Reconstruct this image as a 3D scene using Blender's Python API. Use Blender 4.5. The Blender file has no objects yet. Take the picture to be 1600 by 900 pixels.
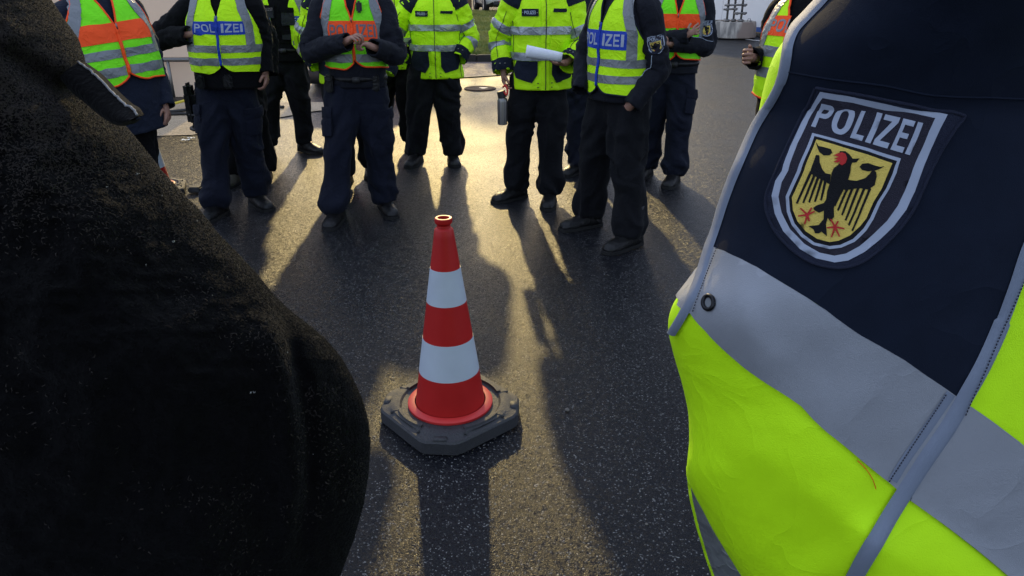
import bpy, bmesh, math, random
import numpy as np
from math import sin, cos, pi, radians, atan2
from mathutils import Vector, Matrix
from mathutils.geometry import delaunay_2d_cdt

random.seed(7); rng = np.random.default_rng(7)
S = bpy.context.scene
COL = S.collection

# ------------------------------------------------------------------ camera
H = 1.60; PITCH = radians(23.2); F = 1150.0          # F in pixels of the 1600 px wide photograph
cd = bpy.data.cameras.new("camera"); cam = bpy.data.objects.new("camera", cd); COL.objects.link(cam)
cam.location = (0, 0, H); cam.rotation_euler = (pi/2 - PITCH, 0, 0)
cd.sensor_width = 36; cd.lens = 36*F/1600; cd.clip_start = 0.02; cd.clip_end = 3000
S.camera = cam
# ------------------------------------------------------------------ sky, sun, exposure
SUN_EL = radians(20.6); SUN_AZ = radians(-5.6)         # azimuth from +Y, towards +X
W = bpy.data.worlds.new("World"); S.world = W; W.use_nodes = True
nt = W.node_tree; nt.nodes.clear()
def wn(t): return nt.nodes.new(t)
out = wn('ShaderNodeOutputWorld'); bg = wn('ShaderNodeBackground'); sky = wn('ShaderNodeTexSky')
sky.sky_type = 'NISHITA'; sky.sun_disc = False; sky.sun_elevation = SUN_EL; sky.sun_rotation = SUN_AZ
sky.dust_density = 1.5; sky.air_density = 1.0
tcw = wn('ShaderNodeTexCoord'); nz = wn('ShaderNodeTexNoise'); nz.inputs['Scale'].default_value = 2.2; nz.inputs['Detail'].default_value = 7
mp = wn('ShaderNodeMapping'); mp.inputs['Scale'].default_value = (1, 1, 2.6)
cr = wn('ShaderNodeValToRGB'); cr.color_ramp.elements[0].position = 0.38; cr.color_ramp.elements[1].position = 0.62
mx = wn('ShaderNodeMix'); mx.data_type = 'RGBA'; mx.inputs['B'].default_value = (6.3, 7.3, 9.8, 1)
nt.links.new(tcw.outputs['Generated'], mp.inputs[0]); nt.links.new(mp.outputs[0], nz.inputs['Vector'])
nt.links.new(nz.outputs['Fac'], cr.inputs[0]); nt.links.new(cr.outputs[0], mx.inputs['Factor'])
nt.links.new(sky.outputs[0], mx.inputs['A']); nt.links.new(mx.outputs['Result'], bg.inputs[0])
bg.inputs[1].default_value = 0.14; nt.links.new(bg.outputs[0], out.inputs[0])
sl = bpy.data.lights.new("sun", 'SUN'); so = bpy.data.objects.new("sun", sl); COL.objects.link(so)
sl.energy = 2.0; sl.angle = radians(1.1); sl.color = (1.0, 0.75, 0.32)
sd = Vector((sin(SUN_AZ)*cos(SUN_EL), cos(SUN_AZ)*cos(SUN_EL), sin(SUN_EL)))
so.rotation_euler = (-sd).to_track_quat('-Z', 'Y').to_euler()
so.location = (0, 20, 20)
S.view_settings.view_transform = 'Standard'; S.view_settings.look = 'None'; S.view_settings.gamma = 1
S.view_settings.exposure = 0.45
S.cycles.max_bounces = 6

# ------------------------------------------------------------------ pixel helpers (used to read off real positions)
def ray(X, Y):
    u = (X-800)/F; v = (450-Y)/F
    return np.array([u, cos(PITCH)+v*sin(PITCH), -sin(PITCH)+v*cos(PITCH)])
def G(X, Y, z=0.0):
    r = ray(X, Y); t = (z-H)/r[2]
    return Vector((r[0]*t, r[1]*t, z))
def PD(X, Y, d):      # array version: point at depth d along the view axis
    X = np.asarray(X, float); Y = np.asarray(Y, float)
    u = (X-800)/F; v = (450-Y)/F
    return np.stack([u*d, (cos(PITCH)+v*sin(PITCH))*d, H+(-sin(PITCH)+v*cos(PITCH))*d], -1)

# ------------------------------------------------------------------ noise
def _h(ix, iy, iz, seed):
    n = (ix*374761393 + iy*668265263 + iz*2147483647 + seed*1274126177) & 0xffffffff
    n = ((n ^ (n >> 13))*1274126177) & 0xffffffff
    n = n ^ (n >> 16)
    return (n & 0xffff)/65535.0*2-1
def vn(P, seed=0):
    P = np.asarray(P, float); I = np.floor(P).astype(np.int64); f = P-I; f = f*f*(3-2*f); r = 0
    for dx in (0, 1):
        for dy in (0, 1):
            for dz in (0, 1):
                w = (f[..., 0] if dx else 1-f[..., 0])*(f[..., 1] if dy else 1-f[..., 1])*(f[..., 2] if dz else 1-f[..., 2])
                r = r + w*_h(I[..., 0]+dx, I[..., 1]+dy, I[..., 2]+dz, seed)
    return r
def fbm(P, seed=0, o=3):
    r = 0; a = 1; P = np.asarray(P, float)
    for k in range(o):
        r = r + a*vn(P, seed+k*17); P = P*2.03+5.1; a *= .5
    return r
def ridge(P, seed=0): return 1.06-2*np.sqrt(vn(P, seed)**2+.006)

# ------------------------------------------------------------------ materials
MATS = {}
def new_mat(name):
    m = bpy.data.materials.new(name); m.use_nodes = True
    return m, m.node_tree, m.node_tree.nodes['Principled BSDF']
def fabric(name, col, rough=.8, scale=60, var=.12, bump=.25, sheen=0, weave=900, spec=.25, metal=0, big=.15, crease=.012, csc=13):
    m, t, b = new_mat(name)
    tc = t.nodes.new('ShaderNodeTexCoord')
    n1 = t.nodes.new('ShaderNodeTexNoise'); n1.inputs['Scale'].default_value = scale; n1.inputs['Detail'].default_value = 4
    n2 = t.nodes.new('ShaderNodeTexNoise'); n2.inputs['Scale'].default_value = 5; n2.inputs['Detail'].default_value = 3
    t.links.new(tc.outputs['Object'], n1.inputs['Vector']); t.links.new(tc.outputs['Object'], n2.inputs['Vector'])
    mm = t.nodes.new('ShaderNodeMath'); mm.operation = 'MULTIPLY_ADD'; mm.inputs[1].default_value = var*2; mm.inputs[2].default_value = 1-var
    t.links.new(n1.outputs['Fac'], mm.inputs[0])
    m2 = t.nodes.new('ShaderNodeMath'); m2.operation = 'MULTIPLY_ADD'; m2.inputs[1].default_value = big*2; m2.inputs[2].default_value = 1-big
    t.links.new(n2.outputs['Fac'], m2.inputs[0])
    m3 = t.nodes.new('ShaderNodeMath'); m3.operation = 'MULTIPLY'; t.links.new(mm.outputs[0], m3.inputs[0]); t.links.new(m2.outputs[0], m3.inputs[1])
    vm = t.nodes.new('ShaderNodeVectorMath'); vm.operation = 'SCALE'; vm.inputs[0].default_value = col; t.links.new(m3.outputs[0], vm.inputs['Scale'])
    t.links.new(vm.outputs[0], b.inputs['Base Color'])
    b.inputs['Roughness'].default_value = rough; b.inputs['Specular IOR Level'].default_value = spec; b.inputs['Metallic'].default_value = metal
    if sheen: b.inputs['Sheen Weight'].default_value = sheen; b.inputs['Sheen Roughness'].default_value = .5
    if bump:
        n3 = t.nodes.new('ShaderNodeTexNoise'); n3.inputs['Scale'].default_value = weave; n3.inputs['Detail'].default_value = 2
        t.links.new(tc.outputs['Object'], n3.inputs['Vector'])
        bp = t.nodes.new('ShaderNodeBump'); bp.inputs['Strength'].default_value = bump; bp.inputs['Distance'].default_value = .0015
        t.links.new(n3.outputs['Fac'], bp.inputs['Height']); t.links.new(bp.outputs[0], b.inputs['Normal'])
        if crease:      # soft cloth creases: ridged, warped noise
            n4 = t.nodes.new('ShaderNodeTexNoise'); n4.inputs['Scale'].default_value = csc; n4.inputs['Detail'].default_value = 3; n4.inputs['Distortion'].default_value = .6
            t.links.new(tc.outputs['Object'], n4.inputs['Vector'])
            s4 = t.nodes.new('ShaderNodeMath'); s4.operation = 'SUBTRACT'; s4.inputs[1].default_value = .5; t.links.new(n4.outputs['Fac'], s4.inputs[0])
            a4 = t.nodes.new('ShaderNodeMath'); a4.operation = 'ABSOLUTE'; t.links.new(s4.outputs[0], a4.inputs[0])
            p4 = t.nodes.new('ShaderNodeMath'); p4.operation = 'POWER'; p4.inputs[1].default_value = .7; t.links.new(a4.outputs[0], p4.inputs[0])
            b4 = t.nodes.new('ShaderNodeBump'); b4.inputs['Strength'].default_value = .8; b4.inputs['Distance'].default_value = crease; b4.invert = True
            t.links.new(p4.outputs[0], b4.inputs['Height']); t.links.new(b4.outputs[0], bp.inputs['Normal'])
    MATS[name] = m
    return m
YEL = fabric('hi_vis_yellow', (.53, .92, .004), rough=.65, var=.04, bump=.08, big=.05)
LIME = fabric('hi_vis_lime', (.19, .80, .010), rough=.65, var=.04, bump=.08, big=.05)
ORG = fabric('hi_vis_orange', (.92, .085, .012), rough=.65, var=.04, bump=.08, big=.06)
SILV = fabric('reflective_silver', (.30, .32, .35), rough=.32, metal=.45, var=.06, bump=.1, weave=1500, spec=.6)
SILVD = fabric('reflective_silver_dull', (.17, .18, .19), rough=.4, metal=.25, var=.06, bump=.1, spec=.5)
PIPE = fabric('piping_grey', (.17, .20, .26), rough=.6, var=.05, bump=.3, weave=2500, crease=0)
NAVY = fabric('navy_cloth', (.0085, .012, .024), rough=.8, sheen=.03, var=.2, spec=.15)
NAVYT = fabric('navy_trouser_cloth', (.0070, .0088, .0175), rough=.85, sheen=.03, var=.2, spec=.12)
BLACKT = fabric('black_trouser_cloth', (.0055, .006, .008), rough=.85, sheen=.03, var=.2, spec=.12)
BLACK = fabric('black_cloth', (.004, .004, .005), rough=.9, sheen=.02, var=.2, spec=.1)
SHIRT = fabric('dark_softshell', (.007, .008, .013), rough=.8, sheen=.03, var=.2, spec=.15)
FLEECE = fabric('black_fleece', (.0026, .0025, .0027), rough=1, sheen=.035, var=.4, bump=.9, weave=250, spec=.05, crease=0)
TUFT = fabric('sunlit_black_wool', (.021, .0175, .015), rough=1, sheen=.06, var=.5, bump=0, spec=.1, big=.4, crease=0)  # sunlit tone of the black pile, put into the colour
BLUE = fabric('police_blue', (.012, .045, .36), rough=.6, var=.06)
LEATH = fabric('black_leather', (.0055, .0055, .006), rough=.42, var=.3, bump=.5, weave=200, spec=.28)
RUB = fabric('rubber_sole', (.012, .012, .012), rough=.8, var=.3, crease=0)
SKIN = fabric('skin', (.30, .155, .11), rough=.55, var=.08, bump=.15, weave=300, spec=.4, crease=0)
HAIR = fabric('dark_hair', (.03, .02, .012), rough=.7, var=.4, crease=0)
LETT = fabric('letter_silver', (.33, .37, .46), rough=.5, var=.05, bump=.2, weave=2500, crease=0)
LETG = fabric('letter_grey', (.16, .13, .15), rough=.6, var=.05, crease=0)
WHT = fabric('white_cloth', (.75, .76, .78), rough=.7, var=.05)
BNAV = fabric('badge_navy', (.016, .020, .040), rough=.85, var=.15, bump=.9, weave=1800, crease=0)
BPUR = fabric('badge_field', (.028, .026, .040), rough=.85, var=.15, bump=.9, weave=1800, crease=0)
BYEL = fabric('badge_yellow', (.80, .60, .13), rough=.8, var=.12, bump=.9, weave=1800, crease=0)
BBLK = fabric('badge_black', (.010, .010, .012), rough=.85, var=.2, bump=.9, weave=1800, crease=0)
BRED = fabric('badge_red', (.50, .03, .03), rough=.8, var=.1, bump=.6, weave=1800, crease=0)
STITCH = fabric('dark_thread', (.02, .02, .03), rough=.9, bump=0)

def plain(name, col, rough=.5, metal=0, spec=.5, noise=.15, sc=8, bump=0, coat=0, bsc=60):
    m, t, b = new_mat(name)
    tc = t.nodes.new('ShaderNodeTexCoord'); n1 = t.nodes.new('ShaderNodeTexNoise'); n1.inputs['Scale'].default_value = sc; n1.inputs['Detail'].default_value = 6
    t.links.new(tc.outputs['Object'], n1.inputs['Vector'])
    mm = t.nodes.new('ShaderNodeMath'); mm.operation = 'MULTIPLY_ADD'; mm.inputs[1].default_value = noise*2; mm.inputs[2].default_value = 1-noise
    t.links.new(n1.outputs['Fac'], mm.inputs[0])
    vm = t.nodes.new('ShaderNodeVectorMath'); vm.operation = 'SCALE'; vm.inputs[0].default_value = col; t.links.new(mm.outputs[0], vm.inputs['Scale'])
    t.links.new(vm.outputs[0], b.inputs['Base Color'])
    r2 = t.nodes.new('ShaderNodeMath'); r2.operation = 'MULTIPLY_ADD'; r2.inputs[1].default_value = .3; r2.inputs[2].default_value = rough-.15
    t.links.new(n1.outputs['Fac'], r2.inputs[0]); t.links.new(r2.outputs[0], b.inputs['Roughness'])
    b.inputs['Metallic'].default_value = metal; b.inputs['Specular IOR Level'].default_value = spec; b.inputs['Coat Weight'].default_value = coat
    if bump:
        n3 = t.nodes.new('ShaderNodeTexNoise'); n3.inputs['Scale'].default_value = bsc; n3.inputs['Detail'].default_value = 5
        t.links.new(tc.outputs['Object'], n3.inputs['Vector'])
        bp = t.nodes.new('ShaderNodeBump'); bp.inputs['Strength'].default_value = bump; bp.inputs['Distance'].default_value = .004
        t.links.new(n3.outputs['Fac'], bp.inputs['Height']); t.links.new(bp.outputs[0], b.inputs['Normal'])
    MATS[name] = m
    return m

def aggregate(name, dark, light, stone=170., patch=.5, rough=.34, tilt=.55, frac=.12, bumpd=.003, far=False):
    """wet asphalt: each stone a little facet of its own, tar between, damp patches"""
    m, t, b = new_mat(name); N = t.nodes.new; L = t.links.new
    tc = N('ShaderNodeTexCoord')
    v = N('ShaderNodeTexVoronoi'); v.inputs['Scale'].default_value = stone; v.inputs['Randomness'].default_value = 1
    L(tc.outputs['Object'], v.inputs['Vector'])
    v2 = N('ShaderNodeTexVoronoi'); v2.inputs['Scale'].default_value = stone*.45; L(tc.outputs['Object'], v2.inputs['Vector'])
    n = N('ShaderNodeTexNoise'); n.inputs['Scale'].default_value = 1.3; n.inputs['Detail'].default_value = 8; L(tc.outputs['Object'], n.inputs['Vector'])
    nf = N('ShaderNodeTexNoise'); nf.inputs['Scale'].default_value = 35; nf.inputs['Detail'].default_value = 5; L(tc.outputs['Object'], nf.inputs['Vector'])
    sx = N('ShaderNodeSeparateColor'); L(v.outputs['Color'], sx.inputs[0])
    # stone colour: mostly dark, a few pale
    cr = N('ShaderNodeValToRGB'); e = cr.color_ramp.elements
    e[0].position = 0; e[0].color = (*dark, 1); e[1].position = 1; e[1].color = (*light, 1)
    a = e.new(1-frac); a.color = (*[d*1.9 for d in dark], 1)
    a = e.new(1-frac*.4); a.color = (*[l*.5 for l in light], 1)
    L(sx.outputs[0], cr.inputs[0])
    mx = N('ShaderNodeMix'); mx.data_type = 'RGBA'; mx.blend_type = 'MULTIPLY'; mx.inputs['Factor'].default_value = patch
    cr2 = N('ShaderNodeValToRGB'); cr2.color_ramp.elements[0].position = .3; cr2.color_ramp.elements[1].position = .7
    cr2.color_ramp.elements[0].color = (.55, .55, .55, 1); cr2.color_ramp.elements[1].color = (1.25, 1.22, 1.2, 1)
    L(n.outputs['Fac'], cr2.inputs[0]); L(cr.outputs[0], mx.inputs['A']); L(cr2.outputs[0], mx.inputs['B'])
    L(mx.outputs['Result'], b.inputs['Base Color'])
    # roughness with damp patches
    rr = N('ShaderNodeMath'); rr.operation = 'MULTIPLY_ADD'; rr.inputs[1].default_value = .24; rr.inputs[2].default_value = rough-.16; L(n.outputs['Fac'], rr.inputs[0])
    rs = N('ShaderNodeMath'); rs.operation = 'MULTIPLY_ADD'; rs.inputs[1].default_value = .14; L(sx.outputs[1], rs.inputs[0]); L(rr.outputs[0], rs.inputs[2])
    if far:          # the older surface further out is drier and rougher
        sp = N('ShaderNodeSeparateXYZ'); L(tc.outputs['Object'], sp.inputs[0]); mr = N('ShaderNodeMapRange'); mr.inputs['From Min'].default_value = 3.5; mr.inputs['From Max'].default_value = 8; mr.inputs['To Max'].default_value = .08; L(sp.outputs['Y'], mr.inputs['Value'])
        ra = N('ShaderNodeMath'); L(rs.outputs[0], ra.inputs[0]); L(mr.outputs[0], ra.inputs[1]); rs = ra
    L(rs.outputs[0], b.inputs['Roughness'])
    b.inputs['Specular IOR Level'].default_value = .13
    # facet tilt per stone + bump between stones
    sub = N('ShaderNodeVectorMath'); sub.operation = 'SUBTRACT'; sub.inputs[1].default_value = (.5, .5, .5); L(v.outputs['Color'], sub.inputs[0])
    sub2 = N('ShaderNodeVectorMath'); sub2.operation = 'SUBTRACT'; sub2.inputs[1].default_value = (.5, .5, .5); L(v2.outputs['Color'], sub2.inputs[0])
    ad = N('ShaderNodeVectorMath'); ad.operation = 'ADD'; L(sub.outputs[0], ad.inputs[0]); L(sub2.outputs[0], ad.inputs[1])
    scl = N('ShaderNodeVectorMath'); scl.operation = 'SCALE'; scl.inputs['Scale'].default_value = tilt; L(ad.outputs[0], scl.inputs[0])
    mul = N('ShaderNodeVectorMath'); mul.operation = 'MULTIPLY'; mul.inputs[1].default_value = (1, 1, 0); L(scl.outputs[0], mul.inputs[0])
    hh = N('ShaderNodeMath'); hh.operation = 'MULTIPLY_ADD'; hh.inputs[1].default_value = -1.0; L(v.outputs['Distance'], hh.inputs[0]); L(nf.outputs['Fac'], hh.inputs[2])
    bp = N('ShaderNodeBump'); bp.inputs['Strength'].default_value = .55; bp.inputs['Distance'].default_value = bumpd
    L(hh.outputs[0], bp.inputs['Height'])
    ad2 = N('ShaderNodeVectorMath'); ad2.operation = 'ADD'; L(bp.outputs[0], ad2.inputs[0]); L(mul.outputs[0], ad2.inputs[1])
    nm = N('ShaderNodeVectorMath'); nm.operation = 'NORMALIZE'; L(ad2.outputs[0], nm.inputs[0]); L(nm.outputs[0], b.inputs['Normal'])
    MATS[name] = m
    return m
ASPH = aggregate('wet_asphalt', (.0040, .0044, .0062), (.22, .22, .215), stone=240, rough=.30, frac=.08, tilt=.30, far=True)
ROAD = aggregate('far_asphalt', (.030, .029, .028), (.30, .28, .26), stone=120, rough=.8, tilt=.2)
APRON = aggregate('sandy_concrete', (.28, .22, .15), (.5, .42, .32), stone=90, rough=.75, tilt=.2)
PAVE = aggregate('gravel_paving', (.14, .11, .10), (.45, .38, .34), stone=60, rough=.6, tilt=.4)

# ------------------------------------------------------------------ mesh helpers
def empty(name, loc=(0, 0, 0), rz=0):
    o = bpy.data.objects.new(name, None); COL.objects.link(o); o.location = loc; o.rotation_euler = (0, 0, rz); o.empty_display_size = .1
    return o
def tag(o, label=None, cat=None, group=None, kind=None):
    if label: o['label'] = label
    if cat: o['category'] = cat
    if group: o['group'] = group
    if kind: o['kind'] = kind
    return o
def mk(name, V, Fc, mat, parent=None, smooth=True, midx=None, label=None):
    me = bpy.data.meshes.new(name)
    V = np.asarray(V, float)
    me.from_pydata([tuple(v) for v in V], [], [tuple(int(i) for i in f) for f in Fc])
    mats = mat if isinstance(mat, (list, tuple)) else [mat]
    for m in mats: me.materials.append(m)
    if midx is not None: me.polygons.foreach_set('material_index', list(midx))
    me.polygons.foreach_set('use_smooth', [smooth]*len(me.polygons)); me.update()
    o = bpy.data.objects.new(name, me); COL.objects.link(o)
    if parent: o.parent = parent
    if label: o['label'] = label
    return o
EYEM = plain('eye_white', (.45, .43, .40), .2, noise=.02)
class MB:
    def __init__(s): s.V = []; s.F = []; s.M = []
    def add(s, V, Fc, m=0):
        n = len(s.V); s.V += [tuple(v) for v in np.asarray(V, float)]; s.F += [tuple(int(i)+n for i in f) for f in Fc]; s.M += [m]*len(Fc)
        return s
    def box(s, c, d, m=0, R=None, bev=0):
        c = np.array(c, float); d = np.array(d, float)/2; b = min(bev, *(d*.9)) if bev else 0
        if not b:
            V = np.array([[x, y, z] for x in (-1, 1) for y in (-1, 1) for z in (-1, 1)])*d
            Fc = [(0, 1, 3, 2), (4, 6, 7, 5), (0, 4, 5, 1), (2, 3, 7, 6), (0, 2, 6, 4), (1, 5, 7, 3)]
        else:
            bm = bmesh.new(); bmesh.ops.create_cube(bm, size=1)
            for v in bm.verts: v.co = Vector([v.co[i]*2*d[i] for i in range(3)])
            bmesh.ops.bevel(bm, geom=bm.edges[:], offset=b, segments=2, affect='EDGES')
            bm.verts.index_update(); V = np.array([v.co[:] for v in bm.verts]); Fc = [[v.index for v in f.verts] for f in bm.faces]; bm.free()
        if R is not None: V = V @ np.array(R).T
        return s.add(V+c, Fc, m)
    def tube(s, pts, r, n=8, m=0, cap=True):
        pts = [np.array(p, float) for p in pts]; k = len(pts); rs = r if hasattr(r, '__len__') else [r]*k
        V = []; ref = None
        for i in range(k):
            t = pts[min(i+1, k-1)]-pts[max(i-1, 0)]; t /= np.linalg.norm(t)+1e-9
            if ref is None: ref = np.array([0, 0, 1.]) if abs(t[2]) < .9 else np.array([0, 1., 0])
            a = ref-t*np.dot(ref, t); a /= np.linalg.norm(a)+1e-9; ref = a; b = np.cross(t, a)
            for j in range(n): V.append(pts[i]+rs[i]*(a*cos(2*pi*j/n)+b*sin(2*pi*j/n)))
        Fc = [(i*n+j, i*n+(j+1) % n, (i+1)*n+(j+1) % n, (i+1)*n+j) for i in range(k-1) for j in range(n)]
        if cap: Fc += [tuple(range(n))[::-1], tuple((k-1)*n+j for j in range(n))]
        return s.add(V, Fc, m)
    def lathe(s, prof, n=32, m=0, c=(0, 0, 0), ms=None):
        V = [(c[0]+r*cos(2*pi*j/n), c[1]+r*sin(2*pi*j/n), c[2]+z) for r, z in prof for j in range(n)]
        for i in range(len(prof)-1):
            pass
        Fc = [(i*n+j, i*n+(j+1) % n, (i+1)*n+(j+1) % n, (i+1)*n+j) for i in range(len(prof)-1) for j in range(n)]
        n0 = len(s.M); s.add(V, Fc, m)
        if ms:
            for i in range(len(prof)-1):
                for j in range(n): s.M[n0+i*n+j] = ms[i]
        return s
    def prism(s, poly, z0, z1, m=0):
        n = len(poly); V = [(x, y, z0) for x, y in poly]+[(x, y, z1) for x, y in poly]
        Fc = [tuple(range(n))[::-1], tuple(range(n, 2*n))]+[(i, (i+1) % n, n+(i+1) % n, n+i) for i in range(n)]
        return s.add(V, Fc, m)
    def build(s, name, mat, parent=None, smooth=True, label=None, auto=False):
        o = mk(name, s.V, s.F, mat, parent, smooth, s.M, label)
        if auto:
            bm = bmesh.new(); bm.from_mesh(o.data)
            for e in bm.edges:
                if len(e.link_faces) == 2 and e.calc_face_angle(0) > radians(35): e.smooth = False
            bm.to_mesh(o.data); bm.free()
        return o

def evalmesh(o):
    dg = bpy.context.evaluated_depsgraph_get(); me = bpy.data.meshes.new_from_object(o.evaluated_get(dg)); return me
def remesh(V, Fc, vox):
    me = bpy.data.meshes.new('tmp'); me.from_pydata([tuple(v) for v in V], [], Fc)
    o = bpy.data.objects.new('tmp', me); COL.objects.link(o)
    md = o.modifiers.new('r', 'REMESH'); md.mode = 'VOXEL'; md.voxel_size = vox
    ms = o.modifiers.new('s', 'SMOOTH'); ms.factor = .5; ms.iterations = 4
    bpy.context.view_layer.update()
    r = evalmesh(o); bpy.data.objects.remove(o); bpy.data.meshes.remove(me)
    return r
def cocoord(me):
    a = np.empty(len(me.vertices)*3); me.vertices.foreach_get('co', a); n = np.empty(len(me.vertices)*3); me.vertices.foreach_get('normal', n)
    return a.reshape(-1, 3), n.reshape(-1, 3)
def catmull(pts, n):
    P = np.array(pts, float); k = len(P); P = np.vstack([2*P[0]-P[1], P, 2*P[-1]-P[-2]])
    o = []
    for t in np.linspace(0, k-1, n):
        i = min(int(t), k-2); f = t-i; a, b, c, d = P[i], P[i+1], P[i+2], P[i+3]
        o.append(.5*((2*b)+(-a+c)*f+(2*a-5*b+4*c-d)*f*f+(-a+3*b-3*c+d)*f**3))
    return np.array(o)

# ------------------------------------------------------------------ surfaces
class Surf:
    def P(s, u, v, off=0.0):
        e = 2e-3; u = np.asarray(u, float); v = np.asarray(v, float)
        p = s.B(u, v)
        if np.isscalar(off) and off == 0: return p
        tu = s.B(u+e*s.eu, v)-s.B(u-e*s.eu, v); tv = s.B(u, v+e*s.ev)-s.B(u, v-e*s.ev)
        n = np.cross(tu, tv); n /= np.linalg.norm(n, axis=-1, keepdims=True)+1e-12
        return p+n*s.sg*np.asarray(off)[..., None] if not np.isscalar(off) else p+n*s.sg*off
class Torso(Surf):
    eu = 3; ev = 1; sg = 1
    def __init__(s, keys, seed=0, fold=.006, lean=(0, 0), n=2.3, diag=1.0):
        k = np.array(sorted(keys), float); s.k = k; s.seed = seed; s.fold = fold; s.lean = lean; s.n = n; s.diag = diag
        zz = np.linspace(k[0, 0], k[-1, 0], 64); s.zz = zz
        s.tab = np.stack([np.interp(zz, k[:, 0], k[:, i]) for i in range(1, 5)], 1)
        for _ in range(3): s.tab[1:-1] = (s.tab[:-2]+2*s.tab[1:-1]+s.tab[2:])/4
        ph = np.linspace(-pi, pi, 129); s.ph = ph; s.L = []
        for i in range(64):
            w, d = s.tab[i, :2]; x = w*np.sign(np.sin(ph))*np.abs(np.sin(ph))**(2/n); y = -d*np.sign(np.cos(ph))*np.abs(np.cos(ph))**(2/n)
            l = np.concatenate([[0], np.cumsum(np.hypot(np.diff(x), np.diff(y)))]); s.L.append(l-l[64])
    def B(s, ph, z):
        t = [np.interp(z, s.zz, s.tab[:, i]) for i in range(4)]
        e = 2/s.n; sp = np.sin(ph); cp = np.cos(ph)
        x = t[0]*np.sign(sp)*np.abs(sp)**e; y = -t[1]*np.sign(cp)*np.abs(cp)**e
        q = np.stack([x*5+z*2.5*s.diag, y*5, z*9-x*3*s.diag], -1)
        d = s.fold*(.7*fbm(q, s.seed, 2)+.6*ridge(np.stack([x*9, y*9, z*14+x*8*s.diag], -1), s.seed+5)-.2)
        hy = np.hypot(x/(t[0]+.01), y/(t[1]+.01))+1e-6
        nx = x/(t[0]+.01)/hy; ny = y/(t[1]+.01)/hy
        zc = z-s.zz[0]
        return np.stack([x+nx*d+t[2]+s.lean[0]*zc, y+ny*d+t[3]+s.lean[1]*zc, z+0*x], -1)
    def phi(s, a, z):
        a = np.asarray(a, float); z = np.asarray(z, float)+0*a; r = np.empty_like(a)
        idx = np.clip(((z-s.zz[0])/(s.zz[1]-s.zz[0])).round().astype(int), 0, 63)
        for i in np.unique(idx): m = idx == i; r[m] = np.interp(a[m], s.L[i], s.ph)
        return r
    def A(s, a, z, off=0.0): return s.P(s.phi(a, z), z, off)
class Tube(Surf):
    eu = 3; ev = 1; sg = 1
    def __init__(s, pts, rad, seed=0, fold=.005, ref=(0, -1, 0), ell=1.0, ring=30, wr=None):
        C = catmull(pts, 60); R = np.interp(np.linspace(0, len(rad)-1, 60), range(len(rad)), rad)
        l = np.concatenate([[0], np.cumsum(np.linalg.norm(np.diff(C, axis=0), axis=1))]); s.len = l[-1]; s.l = l; s.C = C; s.R = R
        T = np.gradient(C, axis=0); T /= np.linalg.norm(T, axis=1, keepdims=True); s.T = T
        A = []; r = np.array(ref, float)
        for i in range(60): r = r-T[i]*np.dot(r, T[i]); r /= np.linalg.norm(r); A.append(r.copy())
        s.Af = np.array(A); s.Bf = np.cross(T, s.Af); s.seed = seed; s.fold = fold; s.ell = ell; s.ring = ring; s.wr = wr
    def ip(s, arr, v): return np.stack([np.interp(v, s.l, arr[:, i]) for i in range(3)], -1)
    def B(s, th, v):
        th = np.asarray(th, float); v = np.asarray(v, float)+0*th
        c = s.ip(s.C, v); a = s.ip(s.Af, v); b = s.ip(s.Bf, v); r = np.interp(v, s.l, s.R)
        x = np.cos(th); y = np.sin(th)
        amp = s.fold*(1+1.6*np.exp(-((v-s.len*.5)/(s.len*.16))**2)+(s.wr or 0)*np.clip(v/s.len*3-2, 0, 1)*1.0)
        d = amp*(.8*ridge(np.stack([x*1.6, y*1.6+v*6, v*s.ring+x*1.5], -1), s.seed)+.5*vn(np.stack([x*1.3, y*1.3, v*11], -1), s.seed+3))
        r = r+d
        return c+a*(r*x)[..., None]+b*(r*y*s.ell)[..., None]
    def A(s, a, v, off=0.0):
        a = np.asarray(a, float); v = np.asarray(v, float)+0*a
        return s.P(a/np.interp(v, s.l, s.R), v, off)
def gridmesh(fn, us, vs, off=0.0, closed=False):
    U, V = np.meshgrid(us, vs); P = fn(U.ravel(), V.ravel(), off); nu = len(us); nv = len(vs)
    Fc = []
    for j in range(nv-1):
        for i in range(nu if closed else nu-1):
            a = j*nu+i; b = j*nu+(i+1) % nu; Fc.append((a, b, b+nu, a+nu))
    return P, Fc
def sheet(fn, us, vs, off, thick=.003):
    """a patch laid on a surface, with an edge of its own; us may be a function of v giving (u0,u1)"""
    nu = len(us); nv = len(vs); U, V = np.meshgrid(us, vs)
    return sheetUV(fn, U, V, off, thick)
def sheetUV(fn, U, V, off, thick=.003):
    nv, nu = U.shape; P = fn(U.ravel(), V.ravel(), off); Q = fn(U.ravel(), V.ravel(), off-thick)
    Fc = [(j*nu+i, j*nu+i+1, (j+1)*nu+i+1, (j+1)*nu+i) for j in range(nv-1) for i in range(nu-1)]
    N = nu*nv; b = [i for i in range(nu)]+[j*nu+nu-1 for j in range(1, nv)]+[(nv-1)*nu+i for i in range(nu-2, -1, -1)]+[j*nu for j in range(nv-2, 0, -1)]
    k = len(b); VV = np.vstack([P, Q[b], P[b]])
    Fc += [(N+k+i, N+i, N+(i+1) % k, N+k+(i+1) % k) for i in range(k)]
    return VV, Fc
def inpoly(x, y, poly):
    p = np.array(poly); c = np.zeros(len(x), bool); j = len(p)-1
    for i in range(len(p)):
        m = ((p[i, 1] > y) != (p[j, 1] > y)) & (x < (p[j, 0]-p[i, 0])*(y-p[i, 1])/(p[j, 1]-p[i, 1]+1e-12)+p[i, 0]); c ^= m; j = i
    return c
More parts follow.
